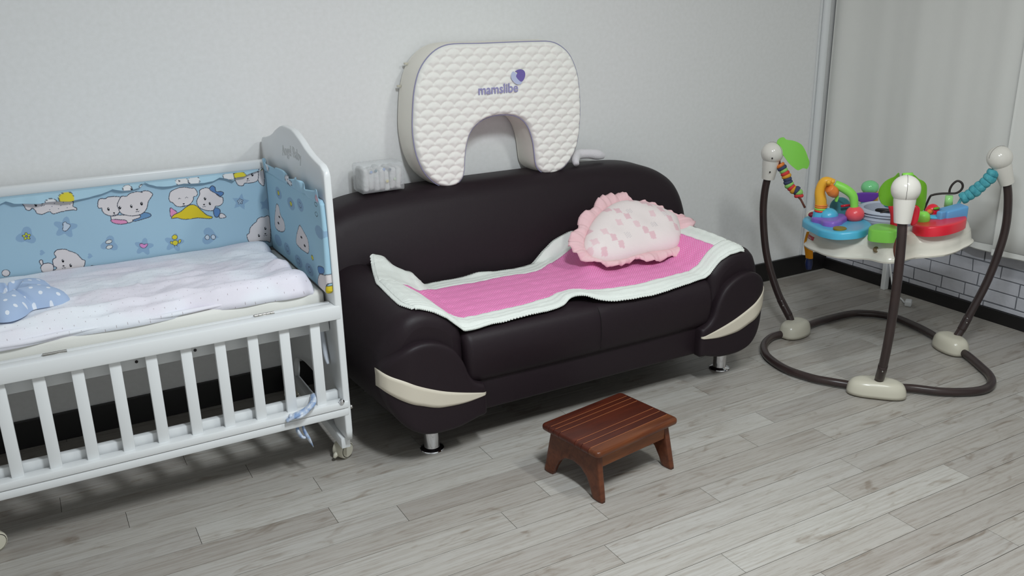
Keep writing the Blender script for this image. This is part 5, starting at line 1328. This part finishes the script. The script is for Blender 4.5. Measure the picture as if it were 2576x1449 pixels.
# front leaf canopy: two curved leaves joined by a cap
def leaf(pts, m, name, parent, bend, th=.0022):
    P3 = [np.array(p) for p in pts]; c = np.mean(P3, 0); e2 = np.array([0, 0, 1.0]); nn = np.array([-e1[1]*-1, -e1[0]*1, 0]); nn = np.cross(e1, e2)
    O = [((p-c)@e1, (p-c)@e2) for p in P3]; O = [tuple(p[:2]) for p in spline([(a, b, 0) for a, b in O], 5, True)]
    w = max(abs(a) for a, b in O)
    def fn(u, v, t): 
        off = bend(u/w, v/w)*0.02
        return tuple(c[i]+u*e1[i]+v*e2[i]+(t+off)*(-nn[i]) for i in range(3))
    V, F, P, d = slab(O, .006, fn, lambda p, d: th+0.0016*np.exp(-(p[:, 0]/0.004)**2)+0*d, lambda p, d: -th+0*d)
    return mk(name, V, F, m, parent, smooth=50)
leaf(J['leafFl'], M_green2, 'leaf', jump, lambda a, b: 1.2*a*a)
leaf(J['leafFr'], M_green2, 'leaf', jump, lambda a, b: 1.2*a*a)
q = J['capF']; mk('leaf_cap', *tube([(q[0]-.016*rx, q[1]-.016*ry, q[2]), (q[0]+.016*rx, q[1]+.016*ry, q[2]+.001)], .0085, 10), M_green, jump)
leaf(J['leafL'], M_green, 'leaf', jump, lambda a, b: 1.0*a*a+.4*b)
# spring covers
def spring(P_, cols_, r0, name, turns, m_list, seg=14):
    pts = spline(P_, 12); L = np.cumsum([0]+[np.linalg.norm(b-a) for a, b in zip(pts[:-1], pts[1:])]); L /= L[-1]
    nb = len(cols_)
    for k in range(nb):
        t0, t1 = k/nb, (k+1)/nb; pp2 = []; rr2 = []
        for j in range(9):
            t = t0+(t1-t0)*j/8; q = [np.interp(t, L, [p[i] for p in pts]) for i in range(3)]
            s = math.sin(PI*j/8); pp2.append(tuple(q)); rr2.append(r0*(0.86+0.14*s+0.07*math.sin(k*2.1)))
        mk(name, *tube(pp2, rr2, seg), m_list[cols_[k]], jump)
ml = {'o': M_or, 'n': mat('slate_cloth', (70, 76, 104), 0.85, 0.2), 'g': mat('lime_cloth', (150, 204, 110), 0.85, 0.2), 'r': mat('red_cloth', (214, 70, 70), 0.85, 0.2), 'y': mat('mustard_cloth', (222, 160, 60), 0.85, 0.2)}
spring(J['strapL'], 'ongrynngryngr', .0195, 'spring_cover', 1, ml)
spring(J['strapR'], 'aaaaaaa', .0240, 'spring_cover', 1, {'a': M_aqua})
mk('strap_cord', *tube([J['strapL'][-1], J['strapLend'][0], J['strapLend'][1]], .0045, 8), M_brn, jump)
mk('strap_cord', *tube([J['strapL'][0], tuple(np.array(J['strapL'][0])+np.array([-.006, 0, .03]))], .005, 8), M_brn, jump)
br_ = np.array(J['strapR'][0]); mk('strap_cord', *tube([tuple(br_+np.array([.012, 0, .012])), tuple(br_)], .005, 8), M_blue2, jump)
kq = np.array(J['strapLend'][1]); kp = on_rim(104, .060, -.03)
mk('tray_knob', *sphere((kp.x-.01, kp.y, kp.z+.004), .032, 1.1, 1, .9, 22, 14), M_tray, jump)
# right station
rt_ = [(2.762, 2.010), (2.757, 1.962), (2.790, 1.928), (2.850, 1.916), (2.920, 1.926), (2.965, 1.950), (3.000, 1.995), (2.985, 2.045), (2.925, 2.075), (2.84, 2.06), (2.79, 2.04)]
flat_plate(rt_, .064, .100, M_red, 'red_toy_base', r=.005)
q = J['bdisc']; mk('blue_button', *lathe([(0, .098), (.034, .098), (.036, .103), (.032, .108), (0, .110)], (q[0]+.01, q[1]+.02, TZ(q[0], q[1], 0)), seg=24), M_blue, jump, smooth=50)
bb = J['bblock']
bc = np.mean(np.array(bb), 0)
V, F = box(-.042, .044, -.030, .030, -.030, .030, .008, 3)
V = [(bc[0]+a*0.93+b*.35, bc[1]-a*.35+b*.93, bc[2]+c+a*0.20) for a, b, c in V]
mk('blue_box', V, F, M_blue2, jump, smooth=50)
V, F = box(-.018, .018, -.012, .012, -.022, .026, .006, 3)
mk('blue_box', [(bc[0]-.055+a, bc[1]+.004+b, bc[2]-.004+c) for a, b, c in V], F, M_blue2, jump, smooth=50)
mk('green_tube', *tube([J['gtube0'], J['gtube1']], [.0150, .0135], 14), mat('clear_lime', (160, 228, 140), 0.2, 0.5, alpha=.85), jump)
q = J['parrot']; pr = mk('red_parrot', *sphere(tuple(q), .030, .95, .8, 1.0, 22, 14), M_red, jump)
mk('beak', *lathe([(.013, 0), (.009, .012), (.0, .028)], (q[0]-.020, q[1]-.006, q[2]+.004), (-.9, -.2, .15), 12), M_or, pr)
mk('wing', *sphere((q[0]-.006, q[1]-.020, q[2]+.018), .014, 1.2, .5, .35, 12, 8), M_green2, pr)
q = J['frog']; mk('green_leafbud', *tube([(q[0], q[1], q[2]-.034), (q[0], q[1], q[2]-.012), (q[0], q[1], q[2]+.012), (q[0], q[1], q[2]+.026)], [.012, .022, .023, .012], 14, n=5), M_green, jump)
mk('cord_loop', *tube([(J['loop'][0][0]+.012, J['loop'][0][1]+.03, TZ(J['loop'][0][0], J['loop'][0][1], .07))]+list(J['loop']), .0042, 8, n=6), M_dk, jump)
mk('strap_cord', *tube([J['strapR'][-1], (bc[0]+.02, bc[1], bc[2]+.028)], .006, 8), M_aqua, jump)
mk('cord_loop', *tube(J['loop2'], .0036, 8, n=6), M_dk, jump)
mk('cable_clip', *box(*(lambda c: (c[0]-.01, c[0]+.01, c[1]-.008, c[1]+.008, c[2]-.02, c[2]+.0))(J['loop2'][0])), M_purp, jump, smooth=False)
# hanging orange toy at the left edge
q0, q1 = J['or0'], J['or1']
h_ = mk('hanging_toy', *tube([(q0[0], q0[1], q0[2]+.045), q0, ((q0[0]+q1[0])/2, (q0[1]+q1[1])/2, (q0[2]+q1[2])/2), q1], [.012, .020, .019, .017], 14, flat=.6, n=5), M_or2, jump)
q = np.array(q1); mk('hanging_toy_foot', *tube([tuple(q), tuple(q+np.array([.0, .0, -.022])), tuple(q+np.array([.002, 0, -.046]))], [.012, .015, .011], 12, n=4), M_navy, h_)

# ------------------------------------------------------------------ white cable cover and adapter behind the jumper
dct = mk('cable_duct', *box(3.632, 3.6645, 2.770, 2.794, 0.0, 0.330, .003), M_white, loc=(3.65, 2.78, 0), smooth=False)
tag(dct, 'white upright cable duct at the foot of the brick wallpaper, behind the jumper', 'cable duct')
cb = mk('adapter_cable', *tube([(3.640, 2.762, 0.15), (3.632, 2.74, 0.09), (3.615, 2.705, 0.03), (3.600, 2.665, 0.008), (3.575, 2.620, 0.005), (3.548, 2.585, 0.006), (3.540, 2.572, 0.010)], .0045, 8, n=6), M_white, loc=(3.59, 2.66, 0))
V, F = box(-.026, .026, -.016, .016, 0, .026, .006, 3)
mk('plug', [(3.542+a*.8-b*.5, 2.560+a*.5+b*.8, .0005+c) for a, b, c in V], F, M_white, cb, smooth=50)
tag(cb, 'thin white cable with a white plug lying on the floor by the black baseboard', 'cable')
